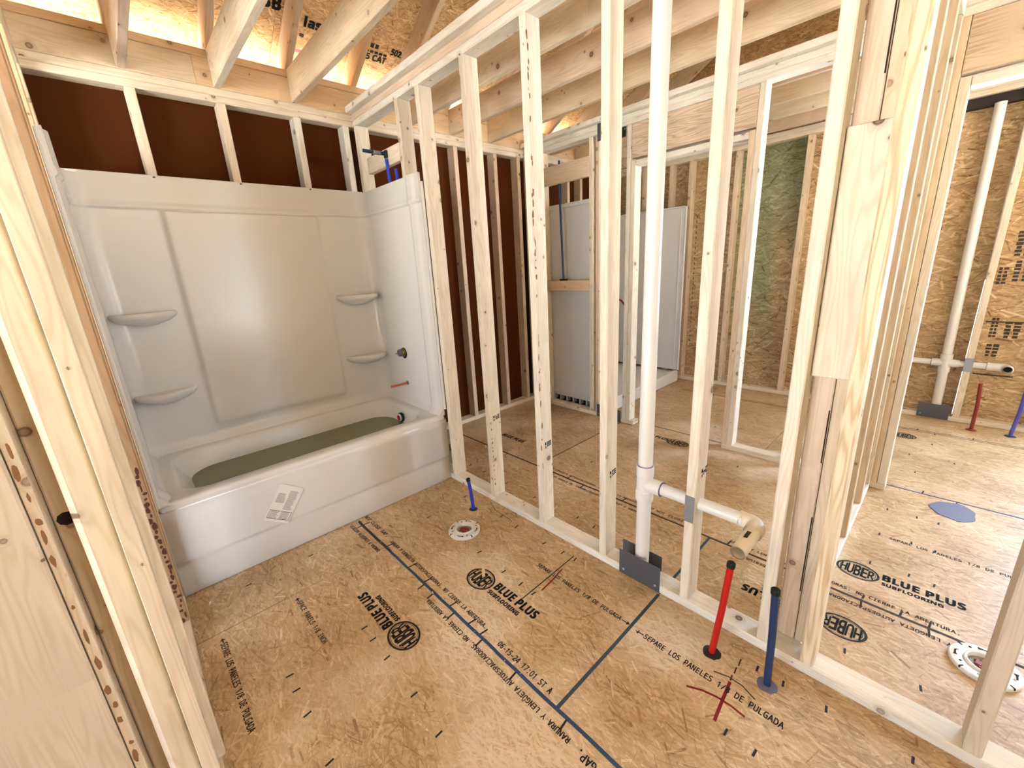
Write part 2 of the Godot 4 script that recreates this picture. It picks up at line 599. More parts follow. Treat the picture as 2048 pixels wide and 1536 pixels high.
# ------------------------------------------------------------------ floor
func build_floor() -> void:
	var f := thing("floor", "oriented strand board subfloor with printed lettering and painted panel joints", "floor", Vector3.ZERO, "", "structure")
	# columns of panels 1.219 wide (x), with the cross joints of each column (z)
	var cols := [-5.1, -4.348, -3.129, -1.909, -0.690, 0.528, 1.747, 2.966, 3.43]
	var cuts := [[2.0, 4.4], [0.9, 3.3], [-0.2, 2.2, 4.6], [0.364, 2.80], [1.574, 4.0], [0.33, 2.77], [1.45, 3.9], [0.6, 3.0]]
	for i in cols.size() - 1:
		var zs: Array = [-0.873] + cuts[i] + [5.6]
		for j in zs.size() - 1:
			var c := Vector3((cols[i] + cols[i + 1]) * 0.5, -0.009, (zs[j] + zs[j + 1]) * 0.5)
			var h := Vector3((cols[i + 1] - cols[i]) * 0.5 - 0.0012, 0.009, (zs[j + 1] - zs[j]) * 0.5 - 0.0022)
			var me := box_mesh(h, 0.0012, Vector2(2.4, 2.4), Vector2(c.z / 2.4, c.x / 2.4 - 0.31), 2)
			part(f, "floor_panel", me, M["floor" if (i + j) % 2 == 0 else "floor2"], Transform3D(Basis.IDENTITY, c))
	part(f, "joist_deck", box_mesh(Vector3(4.3, 0.1, 3.3), 0.002, Vector2(1.2, 1.2), Vector2.ZERO), M["deck"], Transform3D(Basis.IDENTITY, Vector3(-0.83, -0.122, 2.36)))
	var Z := Vector3(0, 0, 1)
	var X := Vector3(1, 0, 0)
	# painted and inked joint lines
	var line := func(x: float, z0: float, z1: float, w: float, m: String) -> void:
		var pts: Array = []
		var n := int(ceil(absf(z1 - z0) / 0.08))
		for k in n + 1:
			pts.append(G(x + rng.randf_range(-0.0015, 0.0015), lerpf(z0, z1, float(k) / n)))
		ribbon(f, "painted_line", pts, w, m)
	line.call(-0.690, 0.02, 0.42, 0.015, "ink_soft")
	line.call(-0.690, 0.42, 2.9, 0.013, "chalk")
	line.call(0.528, -0.75, 2.9, 0.013, "ink_soft")
	line.call(1.747, 1.3, 3.3, 0.012, "chalk")
	line.call(1.747, -0.7, 1.3, 0.010, "ink_soft")
	line.call(2.905, 0.3, 3.2, 0.007, "ink_soft")
	line.call(2.935, 0.3, 3.2, 0.007, "ink_soft")
	for e in [[-0.685, -0.01, 1.574, 0.013], [0.09, 0.52, 1.574, 0.012]]:
		ribbon(f, "painted_line", [G(e[0], e[2]), G((e[0] + e[1]) * 0.5, e[2] + 0.002), G(e[1], e[2])], e[3], "teal")
	ribbon(f, "inked_joint", [G(0.53, 0.33), G(1.745, 0.33)], 0.008, "ink_soft")
	# tick marks on the joint lines
	for t in [[-0.69, 0.075, 1], [-0.69, 0.075, -1], [-0.69, 0.365, 1], [-0.69, 0.60, 1], [-0.69, 0.745, 1], [-0.69, 0.76, -1], [-0.69, 0.84, -1], [-0.69, 0.955, 1], [-0.69, 1.0, -1], [-0.69, 1.09, 1], [-0.69, 1.165, 1], [-0.69, 1.19, -1], [-0.69, 1.385, -1], [-0.69, 1.62, -1],
			[0.528, 0.02, -1], [0.528, 0.33, 1], [0.528, 0.62, 1], [0.528, 0.76, -1], [0.528, 1.05, 1], [0.528, 1.2, 1], [0.528, 1.66, 1], [0.528, 1.9, 1], [0.528, 2.19, 1], [0.528, 2.19, -1], [0.528, 2.308, 1], [0.528, 2.39, 1], [0.528, 2.39, -1], [1.747, 2.3, 1], [1.747, 2.44, -1], [2.92, 2.2, 1], [2.92, 2.3, -1], [2.92, 2.5, 1]]:
		ribbon(f, "joint_tick", [G(t[0] + 0.004 * t[2], t[1]), G(t[0] + 0.042 * t[2], t[1] + 0.004)], 0.007, "ink")
	# nail marks printed in rows
	for d in [[-1.0, 0.13], [-1.29, 0.13], [-1.0, 0.79], [-1.0, 0.87], [-1.0, 0.99], [-1.29, 0.79], [-1.29, 0.87], [-1.29, 0.99], [-1.0, 1.19], [-1.01, 1.36], [-1.29, 1.19], [-0.37, 0.77], [-0.09, 0.76], [-0.08, 0.62], [-0.09, 0.97], [-0.38, 0.97], [-0.38, 1.09], [-0.08, 1.09], [-0.08, 1.17], [-0.38, 1.17], [-0.09, 1.99], [-0.09, 2.07], [-0.38, 1.99], [-0.38, 2.07], [-0.38, 2.19], [-0.38, 0.57], [-0.38, 0.30], [-0.09, 0.28],
			[1.42, 2.18], [1.42, 2.3], [1.42, 2.38], [1.12, 2.18], [1.13, 2.3], [1.12, 2.38], [0.83, 2.18], [0.84, 2.31], [0.83, 2.39], [0.2, 2.19], [-0.09, 2.19], [-0.09, 2.39], [0.2, 2.39], [0.21, -0.05], [0.21, 0.11], [0.12, 0.53], [0.2, 0.62], [0.21, 0.35], [0.21, 0.96], [0.2, 1.08], [0.2, 1.45], [0.83, 0.6], [0.83, 0.72], [0.83, 1.0], [0.83, 1.2], [1.12, 0.6], [1.12, 0.9], [1.42, 0.4], [1.42, 0.7], [1.12, 1.3], [1.42, 1.4], [0.83, 1.6], [2.05, 0.8], [2.05, 1.0], [2.35, 0.9], [2.35, 2.2], [2.05, 2.25], [2.65, 2.3], [2.35, 2.42]]:
		ribbon(f, "nail_mark", [G(d[0] - 0.013, d[1]), G(d[0] + 0.013, d[1] + rng.randf_range(-0.004, 0.004))], 0.0065, "ink")
	# printed lettering along the joints
	words(f, "printed_text", "DO NOT CLOSE GAP.", G(-0.650, -0.06), G(-0.646, 0.285), Vector3.UP, 0.022, "ink")
	words(f, "printed_text", "RANURA Y LENGÜETA AUTOESPACIADORAS. NO CIERRE LA ABERTURA.", G(-0.655, 0.345), G(-0.655, 1.155), Vector3.UP, 0.024, "ink")
	words(f, "printed_text", "06-15-24 17:01 ST A", G(-0.669, 1.25), G(-0.672, 1.525), Vector3.UP, 0.024, "ink")
	words(f, "printed_text", "RANURA Y LENGÜETA AUTOESPACIADORAS. NO CIERRE LA ABERTURA.", G(-0.728, 1.665), G(-0.724, 0.846), Vector3.UP, 0.024, "ink")
	words(f, "printed_text", "RANURA Y LENGÜETA AUTOESP.", G(-0.722, 0.37), G(-0.730, 0.02), Vector3.UP, 0.024, "ink")
	words(f, "printed_text", "GAP.", G(-0.728, 1.765), G(-0.728, 1.705), Vector3.UP, 0.026, "ink")
	words(f, "printed_text", "SEPARE LOS PANELES 1/8 DE PULGADA", G(-0.240, 1.059), G(-0.243, 1.528), Vector3.UP, 0.021, "ink")
	words(f, "printed_text", "SEPARE LOS PANELES 1/8 DE PULGADA", G(-0.252, 1.638), G(-0.252, 2.11), Vector3.UP, 0.024, "ink")
	words(f, "printed_text", "SPACE PANELS 1/8 INCH", G(-1.158, 0.43), G(-1.154, 0.742), Vector3.UP, 0.021, "ink_soft")
	words(f, "printed_text", "SEPARE LOS PANELES 1/8 DE PULGADA", G(-1.452, 0.437), G(-1.450, 0.916), Vector3.UP, 0.022, "ink")
	for a in [[-0.234, 1.533, 1.568], [-0.241, 1.634, 1.600], [-1.150, 0.428, 0.400], [-1.442, 0.434, 0.407]]:
		var s := signf(a[2] - a[1])
		ribbon(f, "printed_arrow", [G(a[0], a[1]), G(a[0], a[2] - s * 0.004)], 0.004, "ink")
		var st := begin()
		add_ribbon(st, [G(a[0], a[2] - s * 0.013), G(a[0], a[2])], [0.020, 0.001])
		part(f, "printed_arrow_head", st.commit(), M["ink"])
	# stamps
	oval_logo(f, G(-0.486, 0.927), Z, 0.077, 0.062)
	words(f, "printed_text", "BLUE PLUS", G(-0.484, 1.014), G(-0.484, 1.268), Vector3.UP, 0.043, "ink", "sans", true)
	words(f, "printed_text", "SUBFLOORING", G(-0.520, 1.013), G(-0.520, 1.205), Vector3.UP, 0.021, "ink", "sans", true)
	oval_logo(f, G(-0.903, 0.944), -Z, 0.077, 0.062)
	words(f, "printed_text", "BLUE PLUS", G(-0.906, 0.861), G(-0.906, 0.600), Vector3.UP, 0.043, "ink", "sans", true)
	words(f, "printed_text", "SUBFLOORING", G(-0.872, 0.858), G(-0.872, 0.665), Vector3.UP, 0.021, "ink", "sans", true)
	oval_logo(f, G(0.73, 2.148), Z, 0.077, 0.062)
	words(f, "printed_text", "BLUE PLUS", G(0.728, 2.234), G(0.732, 2.485), Vector3.UP, 0.043, "ink", "sans", true)
	words(f, "printed_text", "SUBFLOORING", G(0.690, 2.235), G(0.694, 2.424), Vector3.UP, 0.021, "ink", "sans", true)
	oval_logo(f, G(0.318, 2.160), -Z, 0.077, 0.062)
	words(f, "printed_text", "BLUE PLUS", G(0.306, 2.075), G(0.306, 1.815), Vector3.UP, 0.043, "ink", "sans", true)
	words(f, "printed_text", "SUBFLOORING", G(0.342, 2.07), G(0.342, 1.88), Vector3.UP, 0.021, "ink", "sans", true)
	oval_logo(f, G(1.535, 0.916), Z * 1.0, 0.085, 0.062)
	words(f, "printed_text", "BLUE PLUS", G(1.528, 0.60), G(1.528, 0.83), Vector3.UP, 0.043, "ink", "sans", true)
	words(f, "printed_text", "BLUE PLUS", G(0.746, -0.30), G(0.746, -0.04), Vector3.UP, 0.043, "ink", "sans", true)
	oval_logo(f, G(0.30, -0.42), Z, 0.077, 0.062)
	oval_logo(f, G(2.733, 2.142), Z, 0.07, 0.06)
	words(f, "printed_text", "RANURA Y LENGÜETA AUTOESPACIADORAS. NO CIERRE LA ABERTURA.", G(0.560, 1.66), G(0.560, 2.47), Vector3.UP, 0.022, "ink_soft")
	words(f, "printed_text", "RANURA Y LENGÜETA AUTOESPACIADORAS. NO CIERRE LA ABERTURA.", G(0.494, 2.55), G(0.494, 1.74), Vector3.UP, 0.022, "ink_soft")
	words(f, "printed_text", "DO NOT CLOSE GAP.", G(0.560, 1.20), G(0.560, 1.50), Vector3.UP, 0.022, "ink_soft")
	words(f, "printed_text", "RANURA Y LENGÜETA AUTOESPACIADORAS. NO CIERRE LA ABERTURA.", G(0.560, 0.36), G(0.560, 1.15), Vector3.UP, 0.022, "ink_soft")
	words(f, "printed_text", "RANURA Y LENGÜETA AUTOESPACIADORAS. NO CIERRE LA ABERTURA.", G(0.494, 1.20), G(0.494, 0.40), Vector3.UP, 0.022, "ink_soft")
	words(f, "printed_text", "SEPARE LOS PANELES 1/8 DE PULGADA", G(1.10, 2.22), G(1.10, 2.68), Vector3.UP, 0.020, "ink_soft")
	# marker strokes
	ribbon(f, "pen_line", [G(-0.063, 1.148), G(-0.25, 1.153), G(-0.455, 1.157)], 0.005, "ink")
	ribbon(f, "red_mark", [G(-0.176, 1.166), G(-0.21, 1.170), G(-0.25, 1.178), G(-0.344, 1.186)], 0.007, "paintred")
	ribbon(f, "red_cross", [G(-0.322, 1.841), G(-0.300, 1.885), G(-0.289, 1.929), G(-0.287, 1.972), G(-0.293, 2.016)], 0.007, "paintred")
	ribbon(f, "red_cross", [G(-0.205, 1.94), G(-0.29, 1.946), G(-0.371, 1.953)], 0.010, "paintred")
	for e in [[-0.09, -0.125], [-0.135, -0.165], [-0.175, -0.20]]:
		ribbon(f, "pen_dash", [G(e[0], 1.936), G(e[1], 1.939)], 0.005, "bark")
	ribbon(f, "pen_arc", [G(-0.205, 1.885), G(-0.19, 1.93), G(-0.192, 1.975), G(-0.212, 2.02)], 0.004, "ink_soft")
	ribbon(f, "pencil_line", [G(-0.07, 0.70), G(-0.06, 0.54), G(-0.02, 0.45)], 0.003, "ink_soft")
	nest_under(f, "floor_panel")

# prints and marks become children of the panel that carries them
func nest_under(o: Node3D, carrier: String) -> void:
	var carriers: Array = []
	var loose: Array = []
	for c in o.get_children():
		if str(c.name).begins_with(carrier): carriers.append(c)
		elif str(c.name).begins_with("p") or "mark" in str(c.name) or "tick" in str(c.name) or "cross" in str(c.name) or "line" in str(c.name) or "joint" in str(c.name):
			loose.append(c)
	for c in loose:
		var m: MeshInstance3D = c
		var mid := m.transform * m.mesh.get_aabb().get_center()
		for k in carriers:
			var q: MeshInstance3D = k
			var b := q.mesh.get_aabb()
			var l := q.transform.affine_inverse() * mid
			if b.grow(0.02).has_point(l):
				var kept := q.transform.affine_inverse() * m.transform
				var called := str(m.name)
				o.remove_child(m)
				m.name = called.rstrip("0123456789").trim_suffix("_")
				q.add_child(m, true)
				m.transform = kept
				break

# ------------------------------------------------------------------ walls
func stud_stamp(p: Node3D, x: float, y: float, z: float) -> void:
	var n := Vector3(0, 0, 1)
	words(p, "ink_stamp", "8", Vector3(x, y + 0.012, z), Vector3(x + 0.009, y + 0.012, z), n, 0.014, "ink", "sans", true)
	words(p, "ink_stamp", "A", Vector3(x, y - 0.008, z), Vector3(x + 0.010, y - 0.008, z), n, 0.014, "ink", "sans")
	var st := begin()
	for k in 3:
		for j in 4:
			if hash2(k, j + y) < 0.2: continue
			add_box(st, Vector3(x + 0.020 + j * 0.008, y + 0.022 - k * 0.010 + j * 0.0012, z + 0.0003), Vector3(0.0032, 0.0036, 0.0003), 0.0001)
	part(p, "blurred_print", st.commit(), M["ink"])

func build_walls() -> void:
	var T := 0.089
	# partition between the two bathrooms, carrying the drain stack
	var a := thing("wall_right", "open stud partition with a white drain stack, beside the bathtub and running towards the camera", "wall", Vector3.ZERO, "", "structure")
	lum(a, "bottom_plate", 0, T, 0, 0.038, -0.783, 3.4, "white")
	lum(a, "top_plate", 0, T, 2.395, 2.433, -0.783, 3.4, "white", 0.005)
	lum(a, "top_plate", 0, T, 2.433, 2.471, -0.872, 3.4, "pink")
	lum(a, "backing_board", -0.042, 0.098, 2.471, 2.509, -0.775, 3.4, "white")
	var tones := {-0.773: "pale", -0.203: "grey", 0.027: "pale", 0.437: "pale", 0.851: "white", 1.253: "pale", 1.658: "pale", 1.953: "pale", 2.089: "figured", 2.477: "grey", 2.9: "grey"}
	for z in tones:
		lum(a, "stud", 0, T, 0.038, 2.395, z, z + 0.038, tones[z], 0.004)
	lum(a, "blocking", 0.0, 0.038, 2.075, 2.173, -0.64, -0.203, "cream")
	lum(a, "scrap_board", 0.051, T, 1.041, 1.718, 1.993, 2.086, "cream")
	stud_stamp(a, 0.030, 0.54, 0.4758)
	stud_stamp(a, 0.030, 0.485, 0.8898)
	stud_stamp(a, 0.030, 0.455, 1.2918)
	stud_stamp(a, 0.040, 0.60, 1.6968)
	# wane on the corner of the third and fourth studs
	var st := begin()
	for k in 38:
		var y := 0.25 + 2.1 * pow(rng.randf(), 0.8)
		add_blot(st, Vector3(0.003 + rng.randf() * 0.010, y, 0.8892), Vector3(0, 0, 1), rng.randf_range(0.0015, 0.006), rng.randf_range(0.003, 0.020))
	part(a, "bark_edge", st.commit(), M["bark_soft"]).set_meta("kind", "stuff")
	st = begin()
	for k in 16:
		if hash2(k, 2.0) < 0.3: continue
		var y2 := 0.07 + k * 0.03 + rng.randf_range(-0.008, 0.008)
		add_blot(st, Vector3(0.009, y2, 0.4752), Vector3(0, 0, 1), rng.randf_range(0.002, 0.006), rng.randf_range(0.003, 0.010))
	part(a, "bark_edge", st.commit(), M["bark_soft"]).set_meta("kind", "stuff")

	# outside wall behind the tub and the shower
	var b := thing("wall_back", "outside wall of studs over dark brown sheathing board, behind the bathtub", "wall", Vector3.ZERO, "", "structure")
	lum(b, "bottom_plate", -5.0, 3.32, 0, 0.038, -0.872, -0.783, "cream")
	lum(b, "top_plate", -5.0, 3.32, 2.395, 2.433, -0.872, -0.783, "cream", 0.006)
	lum(b, "top_plate", -5.0, 3.32, 2.433, 2.471, -0.872, -0.783, "cream", 0.006)
	lum(b, "rim_board", -5.0, -0.86, 2.471, 2.609, -0.823, -0.785, "tan")
	lum(b, "rim_board", -0.86, 3.32, 2.471, 2.609, -0.823, -0.785, "orange")
	lum(b, "rafter_plate", -5.0, 3.32, 2.609, 2.647, -0.872, -0.778, "orange")
	for x in [-1.609, -1.178, -0.786, -0.382, -0.072, 0.42, 0.84, 1.20 + 0.075, 1.565, 1.60 + 0.19, 2.30, 2.52, 2.95]:
		lum(b, "stud", x, x + 0.042, 0.038, 2.395, -0.872, -0.783, "pink" if x > 0.2 else ("white" if x > -0.5 else "cream"), 0.003)
	var px := -5.0
	while px < 3.3:
		var x1 := minf(px + 1.22, 3.42)
		panel(b, "sheathing_panel", px, x1, -0.05, 2.56, -0.888, -0.8725, "sheath", 1, 0.0002)
		px += 1.22

	# partition with two door openings on the far side of the second bathroom
	var c := thing("wall_middle", "open stud partition with headed door openings, beyond the drain stack partition", "wall", Vector3.ZERO, "", "structure")
	var cx := 1.65
	var cw := cx + T
	for e in [[-0.783, 0.45], [1.2, 2.142]]:
		lum(c, "bottom_plate", cx, cw, 0, 0.038, e[0], e[1], "cream")
	lum(c, "top_plate", cx, cw, 2.395, 2.433, -0.783, 4.2, "white", 0.005)
	lum(c, "top_plate", cx, cw, 2.433, 2.471, -0.783, 4.2, "white", 0.005)
	lum(c, "backing_board", cx - 0.045, cw + 0.01, 2.471, 2.509, -0.77, 4.2, "white")
	for e in [[-0.783, 2.395, "tan"], [-0.583, 2.395, "tan"], [-0.022, 2.395, "cream"], [0.335, 2.395, "white"], [1.238, 2.395, "pale"], [1.65, 2.395, "tan"], [1.947, 2.395, "tan"], [2.062, 2.395, "tan"]]:
		lum(c, "stud", cx, cw, 0.038, e[1], e[0], e[0] + 0.038, e[2])
	lum(c, "stud", cx + 0.02, cw, 0.038, 2.395, 0.03, 0.068, "pink")
	for e in [[0.375, "pale"], [1.2, "tan"], [2.102, "pale"]]:
		lum(c, "jack_stud", cx, cw, 0.038, 2.148 if e[0] > 2.0 or e[0] < 1.0 else 2.148, e[0], e[0] + 0.038, e[1])
	lum(c, "header", cx, cx + 0.038, 2.160, 2.393, 0.376, 1.237, "header")
	lum(c, "header", cx + 0.051, cw, 2.160, 2.393, 0.376, 1.237, "header")
	lum(c, "header", cx, cx + 0.038, 2.160, 2.393, 2.102, 3.3, "header")
	lum(c, "header", cx + 0.051, cw, 2.160, 2.393, 2.102, 3.3, "header")
	lum(c, "header_plate", cx, cw, 2.103, 2.142, 0.414, 1.199, "white")
	lum(c, "header_plate", cx, cw, 2.103, 2.142, 2.142, 3.26, "white")
	lum(c, "jack_stud", cx, cw, 0.038, 2.148, 3.26, 3.30, "pale")
	lum(c, "stud", cx, cw, 0.038, 2.395, 3.30, 3.338, "pale")
	lum(c, "blocking", cx, cx + 0.038, 2.108, 2.262, -0.545, -0.022, "tan")
	lum(c, "blocking", cx, cx + 0.038, 1.172, 1.264, -0.545, -0.022, "orange")

	# partition running away from the camera, seen end on
	var d := thing("wall_cross", "stud partition seen end on at the right, its near studs ganged into a thick post", "wall", Vector3.ZERO, "", "structure")
	lum(d, "bottom_plate", T, cx, 0, 0.038, 1.985, 2.072, "white")
	lum(d, "top_plate", T, cx, 2.395, 2.433, 1.985, 2.072, "white")
	lum(d, "top_plate", T, cx, 2.433, 2.471, 1.985, 2.072, "white")
	lum(d, "stud", T + 0.001, T + 0.039, 0.038, 2.395, 1.993, 2.050, "pink")
	lum(d, "stud", T + 0.001, T + 0.039, 0.038, 2.395, 2.0525, 2.086, "tan")
	for x in [0.5, 0.905, 1.312, 1.60]:
		lum(d, "stud", x, x + 0.038, 0.038, 2.395, 1.985, 2.072, "tan" if x < 1.5 else "cream")
	var kn := begin()
	for e in [[0.25, 0.55], [0.75, 0.93], [1.83, 2.05]]:
		add_box(kn, Vector3(T - 0.0002, (e[0] + e[1]) * 0.5, 2.047), Vector3(0.001, (e[1] - e[0]) * 0.5, 0.0016), 0.0003)
	part(d, "check_crack", kn.commit(), M["knot"])

	# far outside wall, strand board between the studs
	var f := thing("wall_far", "outside wall of strand board and studs at the far end, with a greenish bay", "wall", Vector3.ZERO, "", "structure")
	lum(f, "bottom_plate", 3.32, 3.409, 0, 0.038, -0.783, 5.4, "cream")
	lum(f, "top_plate", 3.32, 3.409, 2.395, 2.433, -0.872, 5.4, "cream")
	lum(f, "top_plate", 3.32, 3.409, 2.433, 2.471, -0.872, 5.4, "cream")
	lum(f, "added_dark_board", 3.36, 3.408, 2.325, 2.395, 1.975, 3.2, "dark")  # dark board added to give the dark band below the top plates
	for z in [-0.5, -0.165, 0.055, 0.52, 1.115, 1.52, 1.93, 2.375, 2.80, 3.01, 4.35]:
		lum(f, "stud", 3.32, 3.409, 0.038, 2.395, z, z + 0.042, "cream" if z > 2.0 else "tan")
	var zz := [-0.888, 0.062, 0.545, 1.135, 2.375, 3.05, 4.35, 5.6]
	var pm := ["osb", "osb", "osb_green", "osb", "osb", "osb", "osb"]
	panel(f, "sheathing_panel", 3.4095, 3.422, 2.1, 2.46, 3.05, 4.35, "osb", 2)
	panel(f, "sheathing_panel", 3.4095, 3.422, -0.05, 0.8, 3.05, 4.35, "osb", 2)
	for i in [0, 1, 2, 3, 4, 6]:
		panel(f, "sheathing_panel", 3.4095, 3.422, -0.05, 2.46, zz[i] + 0.001, zz[i + 1] - 0.001, "osb" if pm[i] != "osb_green" else "osb_pale", 2)
	# green dye that has soaked into one bay
	var gs := begin()
	for iy in 24:
		for iz in 12:
			var q: Array = []
			var cs: Array = []
			for e in [[0, 0], [1, 0], [1, 1], [0, 1]]:
				var fz: float = (iz + e[0]) / 12.0
				var fy: float = (iy + e[1]) / 24.0
				q.append(Vector3(3.409, lerpf(0.04, 2.394, fy), lerpf(0.562, 1.115, fz)))
				var am := clampf(1.15 * fy + 0.25 - 1.1 * maxf(fz - 0.55, 0.0) + 0.25 * sin(fz * 9.0 + fy * 7.0), 0.0, 1.0)
				if fy < 0.3: am = clampf(am, 0.0, 0.55)
				cs.append(Color(1, 1, 1).lerp(Color(0.46, 0.66, 0.62), am))
			for k in [0, 2, 1, 0, 3, 2]:
				var p: Vector3 = q[k]
				gs.set_color(cs[k]); gs.set_normal(Vector3(-1, 0, 0)); gs.set_uv(Vector2(p.z, p.y) / 2.1); gs.add_vertex(p)
	part(f, "green_stain", gs.commit(), M["osb_green"])
	# gable above it
	var g := begin()
	var pts := [Vector3(3.416, 2.46, -0.89), Vector3(3.416, 2.75, -0.89), Vector3(3.416, 4.72, 2.6), Vector3(3.416, 2.75, 6.1), Vector3(3.416, 2.46, 6.1)]
	for off in [-0.006, 0.006]:
		var o := Vector3(off, 0, 0)
		var nn := Vector3(signf(off), 0, 0)
		for k in [1, 2, 3]:
			tri(g, pts[0] + o, pts[k] + o, pts[k + 1] + o, nn, Vector2(pts[0].z, pts[0].y) / 1.2, Vector2(pts[k].z, pts[k].y) / 1.2, Vector2(pts[k + 1].z, pts[k + 1].y) / 1.2)
	part(f, "gable_panel", g.commit(), M["osb"])
	# printed notes on the strand board, too blurred in the photo to read
	for e in [[1.30, 2.50, 0.05, 7], [1.10, 2.44, 0.03, 5], [1.12, 2.52, 0.05, 6], [0.70, 2.47, 0.022, 6], [0.70, 2.55, 0.05, 5], [0.55, 2.48, 0.04, 4]]:
		var s2 := begin()
		for k in e[3]:
			for r in 2:
				add_box(s2, Vector3(3.4088, e[0] + k * 0.026, e[1] + r * e[2] * 0.9), Vector3(0.0005, rng.randf_range(0.007, 0.011), e[2] * rng.randf_range(0.22, 0.4)), 0.0002)
		part(f, "blurred_print", s2.commit(), M["ink_soft"])
	for y in [0.81, 0.395]:
		ribbon(f, "printed_rule", [Vector3(3.409, y, 2.43), Vector3(3.409, y, 2.64)], 0.010, "ink_soft", Vector3(-1, 0, 0))
	for k in 26:
		ribbon(f, "printed_dash", [Vector3(3.409, 0.45 + k * 0.055, 0.135), Vector3(3.409, 0.475 + k * 0.055, 0.135)], 0.008, "ink_soft", Vector3(-1, 0, 0))

	# near left wall, seen almost along its face
	var l := thing("wall_left", "ganged studs and boards of the near left wall, at the foot of the bathtub and very close to the camera", "wall", Vector3.ZERO, "", "structure")
	var lx := -1.524
	lum(l, "bottom_plate", lx - T, lx, 0, 0.038, -0.783, 1.35, "tan")
	lum(l, "top_plate", lx - T, lx, 2.395, 2.433, -0.783, 1.35, "cream")
	lum(l, "top_plate", lx - T, lx, 2.433, 2.471, -0.783, 1.35, "cream")
	for e in [[-0.783, "tan"], [-0.40, "orange"], [0.005, "brown"], [0.2, "brown"]]:
		lum(l, "stud", lx - T, lx, 0.038, 2.395, e[0], e[0] + 0.038, e[1])
	lum(l, "stud", -1.55, -1.5115, 0.038, 2.395, 0.93, 0.968, "cream", 0.004)
	lum(l, "stud", -1.566, -1.531, 0.038, 2.395, 0.9685, 1.0065, "cream", 0.0015)
	lum(l, "stud", -1.628, -1.5665, 0.038, 2.6, 0.93, 0.9880, "cream", 0.012)
	lum(l, "stud", -1.664, -1.630, 0.0, 2.6, 0.86, 0.925, "tan", 0.004)
	lum(l, "plywood_strip", -1.685, -1.666, 0.0, 2.6, 0.90, 0.978, "cream", 0.002)
	lum(l, "wide_board", -1.93, -1.687, 0.0, 2.6, 0.95, 0.985, "grey", 0.004)
	lum(l, "stud", -2.3, -1.94, 0.0, 2.6, 0.90, 0.94, "cream", 0.004)
	var stn := begin()
	for k in 40:
		var yy := 0.12 + k * 0.055 + rng.randf_range(-0.02, 0.02)
		if hash2(k, 7.0) < 0.3: continue
		add_blot(stn, Vector3(-1.6765 + rng.randf_range(-0.002, 0.002), yy, 0.9782), Vector3(0, 0, 1), rng.randf_range(0.003, 0.006), rng.randf_range(0.006, 0.024))
	part(l, "glue_stain", stn.commit(), M["bark_soft"]).set_meta("kind", "stuff")
	lathe(l, "dark_knot", Vector3(-1.643, 0.905, 0.9252), Vector3(0, 0, 1), [[0.017, 0.0], [0.014, 0.001], [0.0, 0.0012]], "knot", 9)
	var bk := begin()
	for k in 30:
		var y3 := 0.05 + k * 0.024
		add_blot(bk, Vector3(-1.536 + rng.randf_range(-0.008, 0.006), y3, 0.2384), Vector3(0, 0, 1), rng.randf_range(0.003, 0.010), rng.randf_range(0.006, 0.018))
	part(l, "bark_edge", bk.commit(), M["bark"]).set_meta("kind", "stuff")

# ------------------------------------------------------------------ joists, rafters and roof boards
const PITCH := 0.58
func under(z: float) -> float:
	return 2.647 + PITCH * (z + 0.783)

